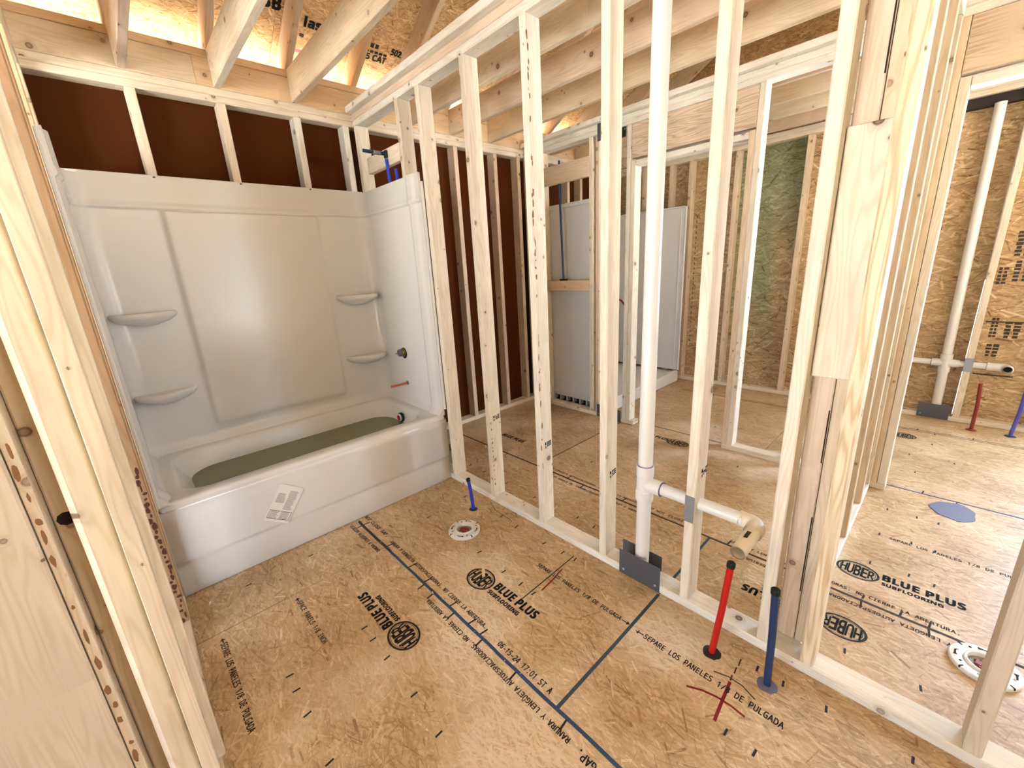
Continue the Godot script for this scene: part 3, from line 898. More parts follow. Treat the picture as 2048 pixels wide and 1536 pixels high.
func build_roof() -> void:
	var c := thing("ceiling", "row of open ceiling joists on edge above both bathrooms", "joists", Vector3.ZERO, "", "structure")
	for x in [-2.8, -2.4, -2.0, -1.562, -1.188, -0.785, -0.378, 0.425, 0.82, 1.228, 2.03, 2.43, 2.83, 3.24]:
		lum(c, "ceiling_joist", x, x + 0.038, 2.471, 2.649, -0.784, 4.3, ["tan", "cream", "pink"][int(absf(x) * 10) % 3], 0.003)
	for y in [4.3]:
		lum(c, "bearing_beam", -5.0, 3.3, 2.36, 2.65, y, y + 0.09, "tan")
	var r := thing("roof", "rafters and strand board roof deck rising from the bright eave gap", "roof", Vector3.ZERO, "", "structure")
	var ln := sqrt(1.0 + PITCH * PITCH)
	var dirz := Vector3(0, PITCH, 1.0) / ln
	var nrm := Vector3(0, 1.0, -PITCH) / ln
	var bas := Basis(Vector3(1, 0, 0), nrm, Vector3(1, 0, 0).cross(nrm))
	var z0 := -1.30
	var z1 := 2.58
	var xs := [-4.8, -4.0, -3.2, -2.4, -2.0, -1.60, -1.195, -0.787, -0.385, 0.028, 0.386, 0.79, 1.20, 1.61, 2.0, 2.42, 2.83, 3.24]
	for x in xs:
		var len: float = (z1 - z0) * ln
		var mid := Vector3(x + 0.019, under((z0 + z1) * 0.5), (z0 + z1) * 0.5) + nrm * 0.07
		part(r, "rafter", box_mesh(Vector3(0.019, 0.07, len * 0.5), 0.003, Vector2(2.4, 0.4), Vector2(rng.randf(), rng.randf())), M[["orange", "tan", "pink"][int(absf(x) * 7) % 3]], Transform3D(bas, mid))
	# roof deck panels 1.22 up the slope, 2.44 along it
	var row := 0
	var s := 0.0
	var total := (z1 + 0.03 - z0) * ln
	while s < total:
		var s1 := minf(s + 1.22, total)
		var x := -5.3 - (1.22 if row % 2 else 0.0)
		while x < 3.6:
			var xa := maxf(x, -5.3)
			var xb := minf(x + 2.44, 3.6)
			if xb - xa > 0.05:
				var m2 := Vector3((xa + xb) * 0.5, under(z0), z0) + dirz * ((s + s1) * 0.5) + nrm * 0.1465
				part(r, "roof_panel", box_mesh(Vector3((xb - xa) * 0.5 - 0.001, 0.006, (s1 - s) * 0.5 - 0.0012), 0.001, Vector2(1.2, 1.2), Vector2(rng.randf(), rng.randf()), 0), M["roof"], Transform3D(bas, m2))
			x += 2.44
		row += 1
		s += 1.22
	part(r, "added_felt", box_mesh(Vector3(4.45, 0.002, total * 0.5), 0.0005, Vector2.ONE, Vector2.ZERO), M["felt"], Transform3D(bas, Vector3(-0.85, under(z0), z0) + dirz * (total * 0.5) + nrm * 0.1555))  # unseen felt, added to stop sun leaking through the panel gaps
	# far slope, out of sight
	var nb := Vector3(0, 1.0, PITCH) / ln
	var bb := Basis(Vector3(1, 0, 0), nb, Vector3(1, 0, 0).cross(nb))
	var zc := 4.6
	var yc := under(z1) - PITCH * (zc - z1)
	part(r, "roof_panel", box_mesh(Vector3(4.45, 0.006, 2.02 * ln), 0.001, Vector2(1.2, 1.2), Vector2.ZERO, 0), M["roof"], Transform3D(bb, Vector3(-0.85, yc, zc) + nb * 0.1465))
	# stamps on the underside of the deck
	var dn := -nrm
	var R := func(x: float, z: float) -> Vector3:
		return Vector3(x, under(z), z) + nrm * 0.1402
	words(r, "printed_text", "laser", R.call(-0.265, -0.615), R.call(-0.085, -0.615), dn, 0.060, "ink", "sans", true)
	words(r, "printed_text", "SB", R.call(-0.49, -0.58), R.call(-0.40, -0.58), dn, 0.07, "ink", "sans", true)
	words(r, "printed_text", "15 CAT", R.call(0.115, -0.685), R.call(0.285, -0.685), dn, 0.042, "ink", "sans", true)
	words(r, "printed_text", "502", R.call(0.30, -0.62), R.call(0.375, -0.62), dn, 0.042, "ink", "sans", true)
	words(r, "printed_text", "1", R.call(0.42, -0.66), R.call(0.45, -0.66), dn, 0.07, "ink", "sans", true)
	for e in [[-0.045, -0.60, 3, 0.05], [-0.055, -0.655, 3, 0.04], [0.10, -0.60, 4, 0.05], [0.14, -0.635, 5, 0.03], [0.43, -0.60, 4, 0.05], [-0.30, -0.665, 2, 0.03]]:
		var st := begin()
		for k in e[2]:
			add_box(st, R.call(e[0] + k * 0.032, e[1]) + dn * 0.0004, Vector3(0.012, 0.0005, e[3] * 0.28), 0.0002, Vector2.ONE, Vector2.ZERO, bas)
		part(r, "blurred_print", st.commit(), M["ink"])
	ribbon(r, "pink_print", [R.call(-0.29, -0.755), R.call(-0.245, -0.75), R.call(-0.20, -0.757)], 0.018, "pinkprint", dn)
	nest_under(r, "roof_panel")

# ------------------------------------------------------------------ the rest of the house, out of frame, and the ground
func wall_with_hole(o: Node3D, axis: int, at: float, lo: float, hi: float, holes: Array) -> void:
	# a sheathing wall in the plane axis = at with rectangular openings [a0, a1, y0, y1], sorted along it
	var put := func(a0: float, a1: float, y0: float, y1: float) -> void:
		if a1 - a0 < 0.01 or y1 - y0 < 0.01: return
		if axis == 0: panel(o, "sheathing_panel", at - 0.05, at + 0.05, y0, y1, a0, a1, "shell", 2)
		else: panel(o, "sheathing_panel", a0, a1, y0, y1, at - 0.05, at + 0.05, "shell", 0)
	var p := lo
	for h in holes:
		put.call(p, h[0], -0.05, 2.6)
		put.call(h[0], h[1], -0.05, h[2])
		put.call(h[0], h[1], h[3], 2.6)
		p = h[1]
	put.call(p, hi, -0.05, 2.6)

func build_shell() -> void:
	var w := thing("wall_front", "outside wall behind the camera with a window opening", "wall", Vector3.ZERO, "", "structure")
	wall_with_hole(w, 2, 5.55, -5.05, 3.42, [[-0.2, 1.4, 0.6, 2.1]])
	var v := thing("wall_outer", "outside wall beyond the left framing with a patio door opening", "wall", Vector3.ZERO, "", "structure")
	wall_with_hole(v, 0, -5.0, -0.87, 5.5, [[0.6, 2.4, 0.2, 2.1]])
	panel(v, "gable_panel", -5.05, -4.95, 2.6, 2.75, -0.9, 5.6, "shell", 2)
	var g := begin()
	var pts := [Vector3(-5.0, 2.6, -0.89), Vector3(-5.0, 4.72, 2.6), Vector3(-5.0, 2.6, 6.1)]
	tri(g, pts[0], pts[1], pts[2], Vector3(1, 0, 0), Vector2(0, 0), Vector2(3, 2), Vector2(6, 0))
	part(v, "gable_panel", g.commit(), M["shell"])
	var e := thing("ground", "sunlit bare ground outside the house", "ground", Vector3(0, -0.55, 0), "", "structure")
	part(e, "soil", box_mesh(Vector3(30, 0.1, 30), 0.01, Vector2(2, 2), Vector2.ZERO), M["ground"])
	var fnd := thing("foundation", "low block foundation under the outside walls", "foundation", Vector3.ZERO, "", "structure")
	for q in [[-5.05, 3.42, -0.90, -0.80], [-5.05, 3.42, 5.45, 5.60], [-5.05, -4.9, -0.8, 5.45], [3.3, 3.42, -0.8, 5.45]]:
		panel(fnd, "block_course", q[0], q[1], -0.45, -0.225, q[2], q[3], "deck", 0)

# ------------------------------------------------------------------ tub and surround
func sstep(a: float, b: float, x: float) -> float:
	var t := clampf((x - a) / (b - a), 0.0, 1.0)
	return t * t * (3.0 - 2.0 * t)

func grid_mesh(P: Array, nu: int, nv: int, face: Array = []) -> SurfaceTool:
	# smooth normals from neighbours; P is indexed [v * nu + u]
	var st := begin()
	var N: Array = []
	N.resize(nu * nv)
	for v in nv:
		for u in nu:
			var du: Vector3 = P[v * nu + mini(u + 1, nu - 1)] - P[v * nu + maxi(u - 1, 0)]
			var dv: Vector3 = P[mini(v + 1, nv - 1) * nu + u] - P[maxi(v - 1, 0) * nu + u]
			N[v * nu + u] = du.cross(dv).normalized()
	var sg := 1.0
	if face.size() == 2:
		var i0: int = face[0]
		if N[i0].dot(face[1]) < 0.0: sg = -1.0
	for v in nv - 1:
		for u in nu - 1:
			var a := v * nu + u
			var ids := [a, a + 1, a + nu + 1, a + nu]
			var q: Array = []
			var nn: Array = []
			for i in ids:
				q.append(P[i]); nn.append(N[i] * sg)
			quad_n(st, q, nn)
	return st

func rrect(x0: float, x1: float, z0: float, z1: float, r: float, y: float, n := 96) -> Array:
	# rounded rectangle sampled by corner arcs and straight runs
	var out: Array = []
	var cs := [[x1 - r, z1 - r, 0.0], [x0 + r, z1 - r, 0.5 * PI], [x0 + r, z0 + r, PI], [x1 - r, z0 + r, 1.5 * PI]]
	var per := n / 4
	for c in 4:
		for k in per:
			var t := float(k) / per
			# two thirds on the arc, one third along the run to the next arc
			if t < 0.6:
				var an: float = cs[c][2] + t / 0.6 * PI * 0.5
				out.append(Vector3(cs[c][0] + cos(an) * r, y, cs[c][1] + sin(an) * r))
			else:
				var an2: float = cs[c][2] + PI * 0.5
				var e: Array = cs[(c + 1) % 4]
				var p := Vector3(cs[c][0] + cos(an2) * r, y, cs[c][1] + sin(an2) * r)
				var q := Vector3(e[0] + cos(an2) * r, y, e[1] + sin(an2) * r)
				out.append(p.lerp(q, (t - 0.6) / 0.4))
	return out

func loft(rings: Array, closed_end := true) -> ArrayMesh:
	var n: int = rings[0].size()
	var P: Array = []
	for r in rings:
		for k in n + 1: P.append(r[k % n])
	var st := SurfaceTool.new()
	st.begin(Mesh.PRIMITIVE_TRIANGLES)
	st.set_smooth_group(0)
	var nu := n + 1
	var nv := rings.size()
	for v in nv - 1:
		for u in nu - 1:
			var a: Vector3 = P[v * nu + u]
			var b: Vector3 = P[v * nu + u + 1]
			var c: Vector3 = P[(v + 1) * nu + u + 1]
			var d: Vector3 = P[(v + 1) * nu + u]
			st.add_vertex(a); st.add_vertex(b); st.add_vertex(c)
			st.add_vertex(a); st.add_vertex(c); st.add_vertex(d)
	if closed_end:
		var cen := Vector3.ZERO
		for k in n: cen += rings[nv - 1][k] / float(n)
		for k in n:
			st.add_vertex(rings[nv - 1][k]); st.add_vertex(rings[nv - 1][(k + 1) % n]); st.add_vertex(cen)
	st.index()
	st.generate_normals()
	return st.commit()

func surround_point(s: float, y: float) -> Array:
	# s: 0..1 left end, 1..2 back, 2..3 right end -> [point, inward normal, x, z]
	var xl := -1.508
	var xr := -0.016
	var zb := -0.758
	var r := 0.075
	var p: Vector3
	var n: Vector3
	if s < 1.0:
		var z := lerpf(0.012, zb + r, s)
		p = Vector3(xl, y, z); n = Vector3(1, 0, 0)
	elif s < 1.25:
		var t := (s - 1.0) / 0.25 * PI * 0.5
		var c := Vector3(xl + r, y, zb + r)
		n = Vector3(cos(t), 0, sin(t))
		p = c - n * r
	elif s < 1.75:
		p = Vector3(lerpf(xl + r, xr - r, (s - 1.25) / 0.5), y, zb); n = Vector3(0, 0, 1)
	elif s < 2.0:
		var t2 := (s - 1.75) / 0.25 * PI * 0.5
		var c2 := Vector3(xr - r, y, zb + r)
		n = Vector3(-sin(t2), 0, cos(t2))
		p = c2 - n * r
	else:
		p = Vector3(xr, y, lerpf(zb + r, 0.012, s - 2.0)); n = Vector3(-1, 0, 0)
	return [p, n]

func build_tub() -> void:
	var t := thing("bathtub", "white moulded bathtub and shower surround, brim full of murky water", "bathtub", Vector3(-0.762, 0, -0.38))
	var o := t.position
	# surround
	var su: Array = []
	for k in 26: su.append(k / 25.0 * 0.86)
	for k in 14: su.append(0.86 + (k + 1) / 14.0 * 0.14)
	for k in 10: su.append(1.0 + (k + 1) * 0.025)
	for k in 140: su.append(1.25 + (k + 1) / 140.0 * 0.5)
	for k in 10: su.append(1.75 + (k + 1) * 0.025)
	for k in 60: su.append(2.0 + (k + 1) / 60.0)
	var ys: Array = []
	for k in 86: ys.append(0.478 + (1.795 - 0.478) * k / 85.0)
	for k in 30: ys.append(1.797 + 0.0019 * k)
	for k in 8: ys.append(1.865 + (1.968 - 1.865) * k / 7.0)
	var front: Array = []
	var back: Array = []
	for y in ys:
		for s in su:
			var q := surround_point(s, y)
			var p: Vector3 = q[0]
			var n: Vector3 = q[1]
			var d := 0.0
			# raised middle panel of the back
			if s > 1.2 and s < 1.8:
				var bx := sstep(-1.175, -1.150, p.x) * (1.0 - sstep(-0.368, -0.343, p.x))
				var by := sstep(0.565, 0.590, y) * (1.0 - sstep(1.80, 1.815, y))
				d += 0.016 * bx * by
			# band along the top
			d += 0.011 * sstep(1.805, 1.819, y) - 0.004 * sstep(1.825, 1.85, y)
			# ribs near the front edges
			if s < 1.0 or s > 2.0:
				d += 0.012 * sstep(-0.135, -0.105, p.z)
				d -= 0.010 * sstep(-0.055, -0.035, p.z)
			# ledge where it meets the tub
			d += 0.030 * (1.0 - sstep(0.478, 0.530, y))
			front.append(p + n * d - o)
			back.append(p - n * 0.006 - o)
	var nu := su.size()
	var st := grid_mesh(front, nu, ys.size(), [50 * nu + 120, Vector3(0, 0, 1)])
	var st2 := grid_mesh(back, nu, ys.size(), [50 * nu + 120, Vector3(0, 0, -1)])
	# rim that closes the two skins
	for k in nu - 1:
		var v := (ys.size() - 1) * nu + k
		quad_n(st, [front[v], front[v + 1], back[v + 1], back[v]], [Vector3.UP, Vector3.UP, Vector3.UP, Vector3.UP])
	for v in ys.size() - 1:
		for e in [0, nu - 1]:
			var a: int = v * nu + e
			quad_n(st, [front[a], front[a + nu], back[a + nu], back[a]], [Vector3.BACK, Vector3.BACK, Vector3.BACK, Vector3.BACK])
	var am := st.commit()
	st2.commit(am)
	var sm := part(t, "surround", am, M["tub"])
	sm.mesh.surface_set_material(0, M["tub"])
	# nailing flange at the top of the back and on the front edges
	for e in [[Vector3(-0.762, 1.965, -0.768), Vector3(0.755, 0.018, 0.0035)], [Vector3(-0.006, 1.22, 0.010), Vector3(0.005, 0.70, 0.016)], [Vector3(-1.516, 1.22, 0.010), Vector3(0.005, 0.74, 0.016)]]:
		part(t, "nailing_flange", box_mesh(e[1], 0.002, Vector2.ONE, Vector2.ZERO), M["tub"], Transform3D(Basis.IDENTITY, e[0] - o))
	for x in [-1.155, -0.755, -0.36]:
		lathe(t, "flange_screw", Vector3(x, 1.972, -0.7645), Vector3(0, 0, 1), [[0.006, 0.0], [0.005, 0.003], [0.0, 0.004]], "black", 10)
	# corner shelves
	for e in [[-1.508, 1.0, 1.272], [-1.508, 1.0, 0.83], [-0.016, -1.0, 1.272], [-0.016, -1.0, 0.832]]:
		var rings: Array = []
		for h in [[-0.058, 0.35], [-0.040, 0.72], [-0.020, 0.93], [-0.010, 0.99], [0.000, 1.0], [0.008, 0.985], [0.012, 0.93], [0.009, 0.6], [0.009, 0.25]]:
			var ring: Array = []
			var f: float = h[1]
			for k in 40:
				var an := TAU * k / 40.0
				var cx := cos(an)
				var sz := sin(an)
				# half a flattened oval that thins towards the tip on the back wall
				var u := 0.15 + 0.148 * cx * f
				var depth := 0.045 + 0.055 * (1.0 - u / 0.30)
				var w := -0.012 + maxf(sz, -0.1) * depth * 2.0 * f
				ring.append(Vector3(e[0] + e[1] * u, e[2] + h[0], -0.757 + w) - o)
			rings.append(ring)
		part(t, "shelf", loft(rings), M["tub"])
	# basin and rim
	var R: Array = []
	var add := func(x0: float, x1: float, z0: float, z1: float, r: float, y: float) -> void:
		var a: Array = []
		for p in rrect(x0, x1, z0, z1, r, y): a.append(p - o)
		R.append(a)
	add.call(-1.519, -0.005, -0.765, 0.002, 0.014, 0.30)
	add.call(-1.519, -0.005, -0.765, 0.004, 0.014, 0.462)
	add.call(-1.517, -0.007, -0.764, 0.001, 0.014, 0.472)
	add.call(-1.510, -0.014, -0.760, -0.006, 0.014, 0.479)
	add.call(-1.500, -0.024, -0.750, -0.016, 0.016, 0.481)
	add.call(-1.435, -0.085, -0.692, -0.070, 0.13, 0.480)
	add.call(-1.425, -0.095, -0.686, -0.078, 0.135, 0.474)
	add.call(-1.415, -0.104, -0.680, -0.086, 0.14, 0.460)
	add.call(-1.395, -0.115, -0.668, -0.096, 0.145, 0.42)
	add.call(-1.36, -0.128, -0.655, -0.110, 0.15, 0.36)
	add.call(-1.28, -0.165, -0.625, -0.135, 0.15, 0.16)
	add.call(-1.24, -0.20, -0.595, -0.165, 0.14, 0.115)
	add.call(-1.16, -0.28, -0.53, -0.23, 0.10, 0.105)
	part(t, "basin", loft(R), M["tub"])
	# apron, by its profile
	var prof := [Vector2(0.000, 0.455), Vector2(0.007, 0.440), Vector2(0.010, 0.40), Vector2(0.011, 0.19), Vector2(0.009, 0.178), Vector2(0.002, 0.168), Vector2(0.000, 0.150), Vector2(0.000, 0.006), Vector2(-0.004, 0.001), Vector2(-0.02, 0.001), Vector2(-0.02, 0.455)]
	var ap := SurfaceTool.new(); ap.begin(Mesh.PRIMITIVE_TRIANGLES); ap.set_smooth_group(0)
	var xa := -1.522
	var xb := -0.002
	for i in prof.size():
		var p0: Vector2 = prof[i]
		var p1: Vector2 = prof[(i + 1) % prof.size()]
		var q := [Vector3(xa, p0.y, p0.x) - o, Vector3(xb, p0.y, p0.x) - o, Vector3(xb, p1.y, p1.x) - o, Vector3(xa, p1.y, p1.x) - o]
		for k in [0, 2, 1, 0, 3, 2]: ap.add_vertex(q[k])
	for e in [[xa, -1], [xb, 1]]:
		for i in range(1, prof.size() - 1):
			var tr := [prof[0], prof[i], prof[i + 1]]
			var ord := [0, 1, 2] if e[1] > 0 else [0, 2, 1]
			for k in ord: ap.add_vertex(Vector3(e[0], tr[k].y, tr[k].x) - o)
	ap.index(); ap.generate_normals()
	part(t, "apron", ap.commit(), M["tub"])
	# overflow plug on the inside end
	lathe(t, "overflow_ring", Vector3(-0.132, 0.405, -0.385), Vector3(-1, 0, 0), [[0.034, -0.012], [0.036, 0.002], [0.032, 0.006], [0.024, 0.006]], "black", 24)
	lathe(t, "overflow_collar", Vector3(-0.132, 0.405, -0.385), Vector3(-1, 0, 0), [[0.027, 0.0], [0.027, 0.013], [0.024, 0.016], [0.020, 0.016]], "tub", 24)
	lathe(t, "red_plug", Vector3(-0.132, 0.405, -0.385), Vector3(-1, 0, 0), [[0.021, 0.010], [0.021, 0.018], [0.0, 0.019]], "red", 24)
	# the water stands at the height of the leak test
	var w := thing("bath_water", "flat murky olive water filling the white bathtub", "water", Vector3(-0.75, 0.367, -0.38))
	var ws := begin()
	var ring := rrect(-1.367, -0.125, -0.658, -0.107, 0.15, 0.367)
	for k in ring.size():
		var a: Vector3 = ring[k]
		var b: Vector3 = ring[(k + 1) % ring.size()]
		var down := Vector3(0, 0.25, 0)
		var ctr := Vector3(-0.75, 0.367, -0.38)
		tri(ws, ctr - w.position, a - w.position, b - w.position, Vector3.UP)
		var a2 := (a - ctr) * 0.82 + ctr - down
		var b2 := (b - ctr) * 0.82 + ctr - down
		var nn := (a - ctr).normalized()
		tri(ws, a - w.position, b - w.position, b2 - w.position, nn)
		tri(ws, a - w.position, b2 - w.position, a2 - w.position, nn)
		tri(ws, a2 - w.position, b2 - w.position, ctr - down - w.position, Vector3.DOWN)
	part(w, "water_body", ws.commit(), M["water"])
	# leaflet stuck on the apron, tilted
	var s := thing("instruction_leaflet", "white printed leaflet stuck slanting on the front of the bathtub", "leaflet", Vector3(-1.045, 0.283, 0.0125))
	var ex := Vector3(0.100, -0.068, 0).normalized()
	var ey := Vector3(0.068, 0.100, 0).normalized()
	var bs := Basis(ex, ey, Vector3(0, 0, 1))
	part(s, "sheet", box_mesh(Vector3(0.062, 0.098, 0.0006), 0.0002, Vector2.ONE, Vector2.ZERO), M["paper"], Transform3D(bs, Vector3.ZERO))
	var lines := begin()
	for col in 2:
		for k in 30:
			if col == 0 and k < 10 and k > 7: continue
			var y := -0.080 + k * 0.0052
			if k > 7 and k < 10: continue
			if k > 25 and col == 0: continue
			if k < 16 and k > 9 and col == 0: continue
			var wd := rng.randf_range(0.017, 0.0225)
			add_box(lines, bs * Vector3(-0.027 + col * 0.052 + (wd - 0.0225), y, 0.0008), Vector3(wd, 0.0013, 0.0003), 0.0001, Vector2.ONE, Vector2.ZERO, bs)
	part(s, "print_lines", lines.commit(), M["paper_ink"]).set_meta("kind", "stuff")
	var fr := begin()
	for e in [[0.0, -0.083, 0.056, 0.0009], [0.0, -0.040, 0.056, 0.0009], [-0.055, -0.0615, 0.0009, 0.022], [0.055, -0.0615, 0.0009, 0.022]]:
		add_box(fr, bs * Vector3(e[0], e[1], 0.0009), Vector3(e[2], e[3], 0.0004), 0.0001, Vector2.ONE, Vector2.ZERO, bs)
	part(s, "print_frame", fr.commit(), M["paper_line"])

# ------------------------------------------------------------------ plumbing of the first bathroom
func arc(c: Vector3, a: Vector3, b: Vector3, r: float, n := 10) -> Array:
	# quarter turn: starts at c - b*r heading along a, ends at c + a*r heading along b (c is the corner side centre)
	var out: Array = []
	for k in n + 1:
		var t := PI * 0.5 * k / n
		out.append(c + a * sin(t) * r - b * cos(t) * r)
	return out

func build_plumbing() -> void:
	var cx := 0.045
	var cz := 1.459
	var d := thing("drain_stack", "white plastic drain stack with a tee and side arm, inside the stud partition", "pipe", Vector3(cx, 0, cz))
	tube(d, "stack_pipe", [Vector3(cx, 0.0, cz), Vector3(cx, 2.9, cz)], 0.0302, "pvc", 28)
	# tee: thicker sleeve, hubs and the side socket
	lathe(d, "tee", Vector3(cx, 0.40, cz), Vector3.UP, [[0.0302, 0.0], [0.0365, 0.0], [0.0375, 0.005], [0.0375, 0.045], [0.0345, 0.05], [0.0345, 0.112], [0.0365, 0.117], [0.0365, 0.160], [0.0355, 0.165], [0.0302, 0.165]], "pvc", 32)
	var ay := 0.478
	tube(d, "tee_socket", [Vector3(cx, ay, cz + 0.01), Vector3(cx, ay, cz + 0.078)], 0.0315, "pvc", 28)
	lathe(d, "glue_ring", Vector3(cx, 0.565, cz), Vector3.UP, [[0.0302, 0.0], [0.0318, 0.0], [0.0318, 0.003], [0.0302, 0.003]], "purple", 32)
	lathe(d, "glue_ring", Vector3(cx, ay, cz + 0.077), Vector3(0, 0, 1), [[0.0245, 0.0], [0.0312, 0.0], [0.0312, 0.0035], [0.0245, 0.0035]], "purple", 32)
	var ez := 1.905
	tube(d, "arm_pipe", [Vector3(cx, ay, cz + 0.078), Vector3(cx, ay - 0.002, ez - 0.03)], 0.0245, "pvc", 28)
	var el: Array = [Vector3(cx, ay - 0.002, ez - 0.062), Vector3(cx, ay - 0.002, ez - 0.036)]
	el += arc(Vector3(cx - 0.036, ay - 0.002, ez - 0.036), Vector3(0, 0, 1), Vector3(-1, 0, 0), 0.036)
	el.append(Vector3(cx - 0.062, ay - 0.002, ez))
	hollow(d, "elbow", el, 0.0305, 0.0245, "pvc_cream")
	hollow(d, "stub_pipe", [Vector3(cx - 0.045, ay - 0.002, ez), Vector3(-0.150, ay - 0.006, ez)], 0.0245, 0.0200, "pvc_cream")
	tube(d, "stub_bore", [Vector3(cx - 0.02, ay - 0.002, ez), Vector3(cx - 0.03, ay - 0.002, ez)], 0.0202, "pvc_in", 20)
	var q := begin()
	for k in 4: add_box(q, Vector3(-0.055 - k * 0.011, ay + 0.0215, ez - 0.0005) - d.position, Vector3(0.004, 0.0012, 0.006), 0.0003)
	part(d, "pipe_print", q.commit(), M["ink_soft"])
	# protection plates
	var p1 := thing("steel_plate", "grey steel guard plate on the near face of the bottom plate at the drain stack", "plate", Vector3(-0.0015, 0.064, 1.471), "guard plates of the drain stack")
	part(p1, "plate_sheet", box_mesh(Vector3(0.0012, 0.063, 0.101), 0.0008, Vector2.ONE, Vector2.ZERO), M["steel"])
	for e in [[-0.038, -0.078], [-0.036, 0.080]]:
		lathe(p1, "screw", p1.position + Vector3(-0.001, e[0], e[1]), Vector3(-1, 0, 0), [[0.006, 0.0], [0.005, 0.002], [0.0, 0.003]], "screw", 12)
	var p2 := thing("steel_plate", "grey steel guard plate behind the drain stack, on the plate's far face", "plate", Vector3(0.0905, 0.056, 1.432), "guard plates of the drain stack")
	part(p2, "plate_sheet", box_mesh(Vector3(0.0012, 0.055, 0.101), 0.0008, Vector2.ONE, Vector2.ZERO), M["steel"])
	var p3 := thing("stud_plate", "small galvanised nail plate on the stud edge in front of the drain arm", "plate", Vector3(-0.0012, 0.464, 1.676))
	part(p3, "plate_sheet", box_mesh(Vector3(0.0010, 0.057, 0.0185), 0.0006, Vector2.ONE, Vector2.ZERO), M["zinc"])
	for k in 4:
		for j in 2:
			lathe(p3, "dimple", p3.position + Vector3(-0.0009, -0.04 + k * 0.027, -0.008 + j * 0.016), Vector3(-1, 0, 0), [[0.005, 0.0], [0.004, 0.0012], [0.0, 0.0016]], "zinc", 10)
	# stub-outs through the floor
	for e in [["red_supply_pipe", "red plastic supply pipe with a black cap rising from the floor, beside the drain stub", Vector3(-0.136, 0, 1.85), Vector3(-0.136, 0.415, 1.885), 0.0115, "red"],
			["blue_supply_pipe", "dark blue plastic supply pipe with a black cap, rising in front of the ganged post", Vector3(-0.133, 0, 2.031), Vector3(-0.133, 0.388, 2.018), 0.0115, "navy"],
			["blue_supply_pipe", "short bright blue supply pipe with a black cap, on the floor near the bathtub corner", Vector3(-0.143, 0, 0.433), Vector3(-0.143, 0.200, 0.405), 0.0105, "blue"]]:
		var s := thing(e[0], e[1], "pipe", e[2])
		var a: Vector3 = e[2]
		var b: Vector3 = e[3]
		var u := (b - a).normalized()
		tube(s, "pipe_tube", [a - u * 0.004, a.lerp(b, 0.5) + Vector3(0.002, 0, 0.002), b - u * 0.012], e[4], e[5], 18)
		lathe(s, "end_cap", b - u * 0.020, u, [[e[4], 0.0], [e[4] + 0.0022, 0.001], [e[4] + 0.0022, 0.017], [e[4] - 0.002, 0.021], [0.0, 0.022]], "black", 18)
		var foam := begin()
		var rr := 0.032 if e[5] != "blue" else 0.026
		for k in 20:
			var a0 := TAU * k / 20.0
			var a1 := TAU * (k + 1) / 20.0
			var r0 := rr * (0.9 + 0.16 * hash2(k, 3.0))
			var r1 := rr * (0.9 + 0.16 * hash2((k + 1) % 20, 3.0))
			var c0 := Vector3(cos(a0) * r0, 0.001, sin(a0) * r0)
			var c1 := Vector3(cos(a1) * r1, 0.001, sin(a1) * r1)
			var i0 := Vector3(cos(a0) * 0.015, 0.006, sin(a0) * 0.015)
			var i1 := Vector3(cos(a1) * 0.015, 0.006, sin(a1) * 0.015)
			tri(foam, c0, c1, i1, Vector3.UP); tri(foam, c0, i1, i0, Vector3.UP)
			tri(foam, i0, i1, Vector3(0, 0.007, 0), Vector3.UP)
		part(s, "sealant_ring", foam.commit(), M["foam"] if e[5] == "red" else M[{"navy": "slate", "blue": "navy"}[e[5]]])
	toilet_flange(Vector3(-0.314, 0, 0.570), "white plastic toilet flange on the floor beside the bathtub", 0.3)
	toilet_flange(Vector3(0.440, 0, 2.530), "white plastic toilet flange half hidden behind the nearest stud at the right", 0.9)
	# shower riser, arm and bracket in the partition above the tub
	var r := thing("shower_riser", "blue plastic shower riser and arm fixed to the blocking above the tub surround", "pipe", Vector3(-0.012, 1.5, -0.36))
	tube(r, "riser_pipe", [Vector3(0.055, 0.9, -0.350), Vector3(0.052, 1.9, -0.345), Vector3(0.045, 2.06, -0.350)], 0.0095, "blue", 14)
	tube(r, "riser_pipe", [Vector3(-0.010, 1.965, -0.343), Vector3(-0.012, 2.11, -0.352)], 0.0095, "blue", 14)
	tube(r, "shower_arm", [Vector3(-0.014, 2.14, -0.358), Vector3(-0.155, 2.142, -0.360)], 0.0105, "navy", 16)
	lathe(r, "arm_collar", Vector3(-0.045, 2.1405, -0.3585), Vector3(-1, 0, 0), [[0.0105, 0.0], [0.0125, 0.002], [0.0125, 0.045], [0.0105, 0.047]], "zinc", 16)
	part(r, "bracket", box_mesh(Vector3(0.007, 0.022, 0.016), 0.003, Vector2.ONE, Vector2.ZERO), M["black"], Transform3D(Basis.IDENTITY, Vector3(-0.010, 2.138, -0.356) - r.position))
	# valve in its hole and the spout stub
	var v := thing("shower_valve", "grey metal shower valve showing in its round hole above the bathtub", "valve", Vector3(-0.022, 0.857, -0.43))
	lathe(v, "hole_rim", Vector3(-0.0165, 0.857, -0.430), Vector3(-1, 0, 0), [[0.040, 0.0], [0.040, 0.0012], [0.0, 0.0014]], "black", 28)
	lathe(v, "valve_body", Vector3(-0.016, 0.862, -0.432), Vector3(-1, 0, 0), [[0.030, 0.0], [0.030, 0.018], [0.026, 0.022]], "brass", 24)
	lathe(v, "valve_cap", Vector3(-0.034, 0.862, -0.432), Vector3(-1, 0, 0), [[0.027, 0.0], [0.027, 0.020], [0.022, 0.026], [0.0, 0.027]], "steel", 24)
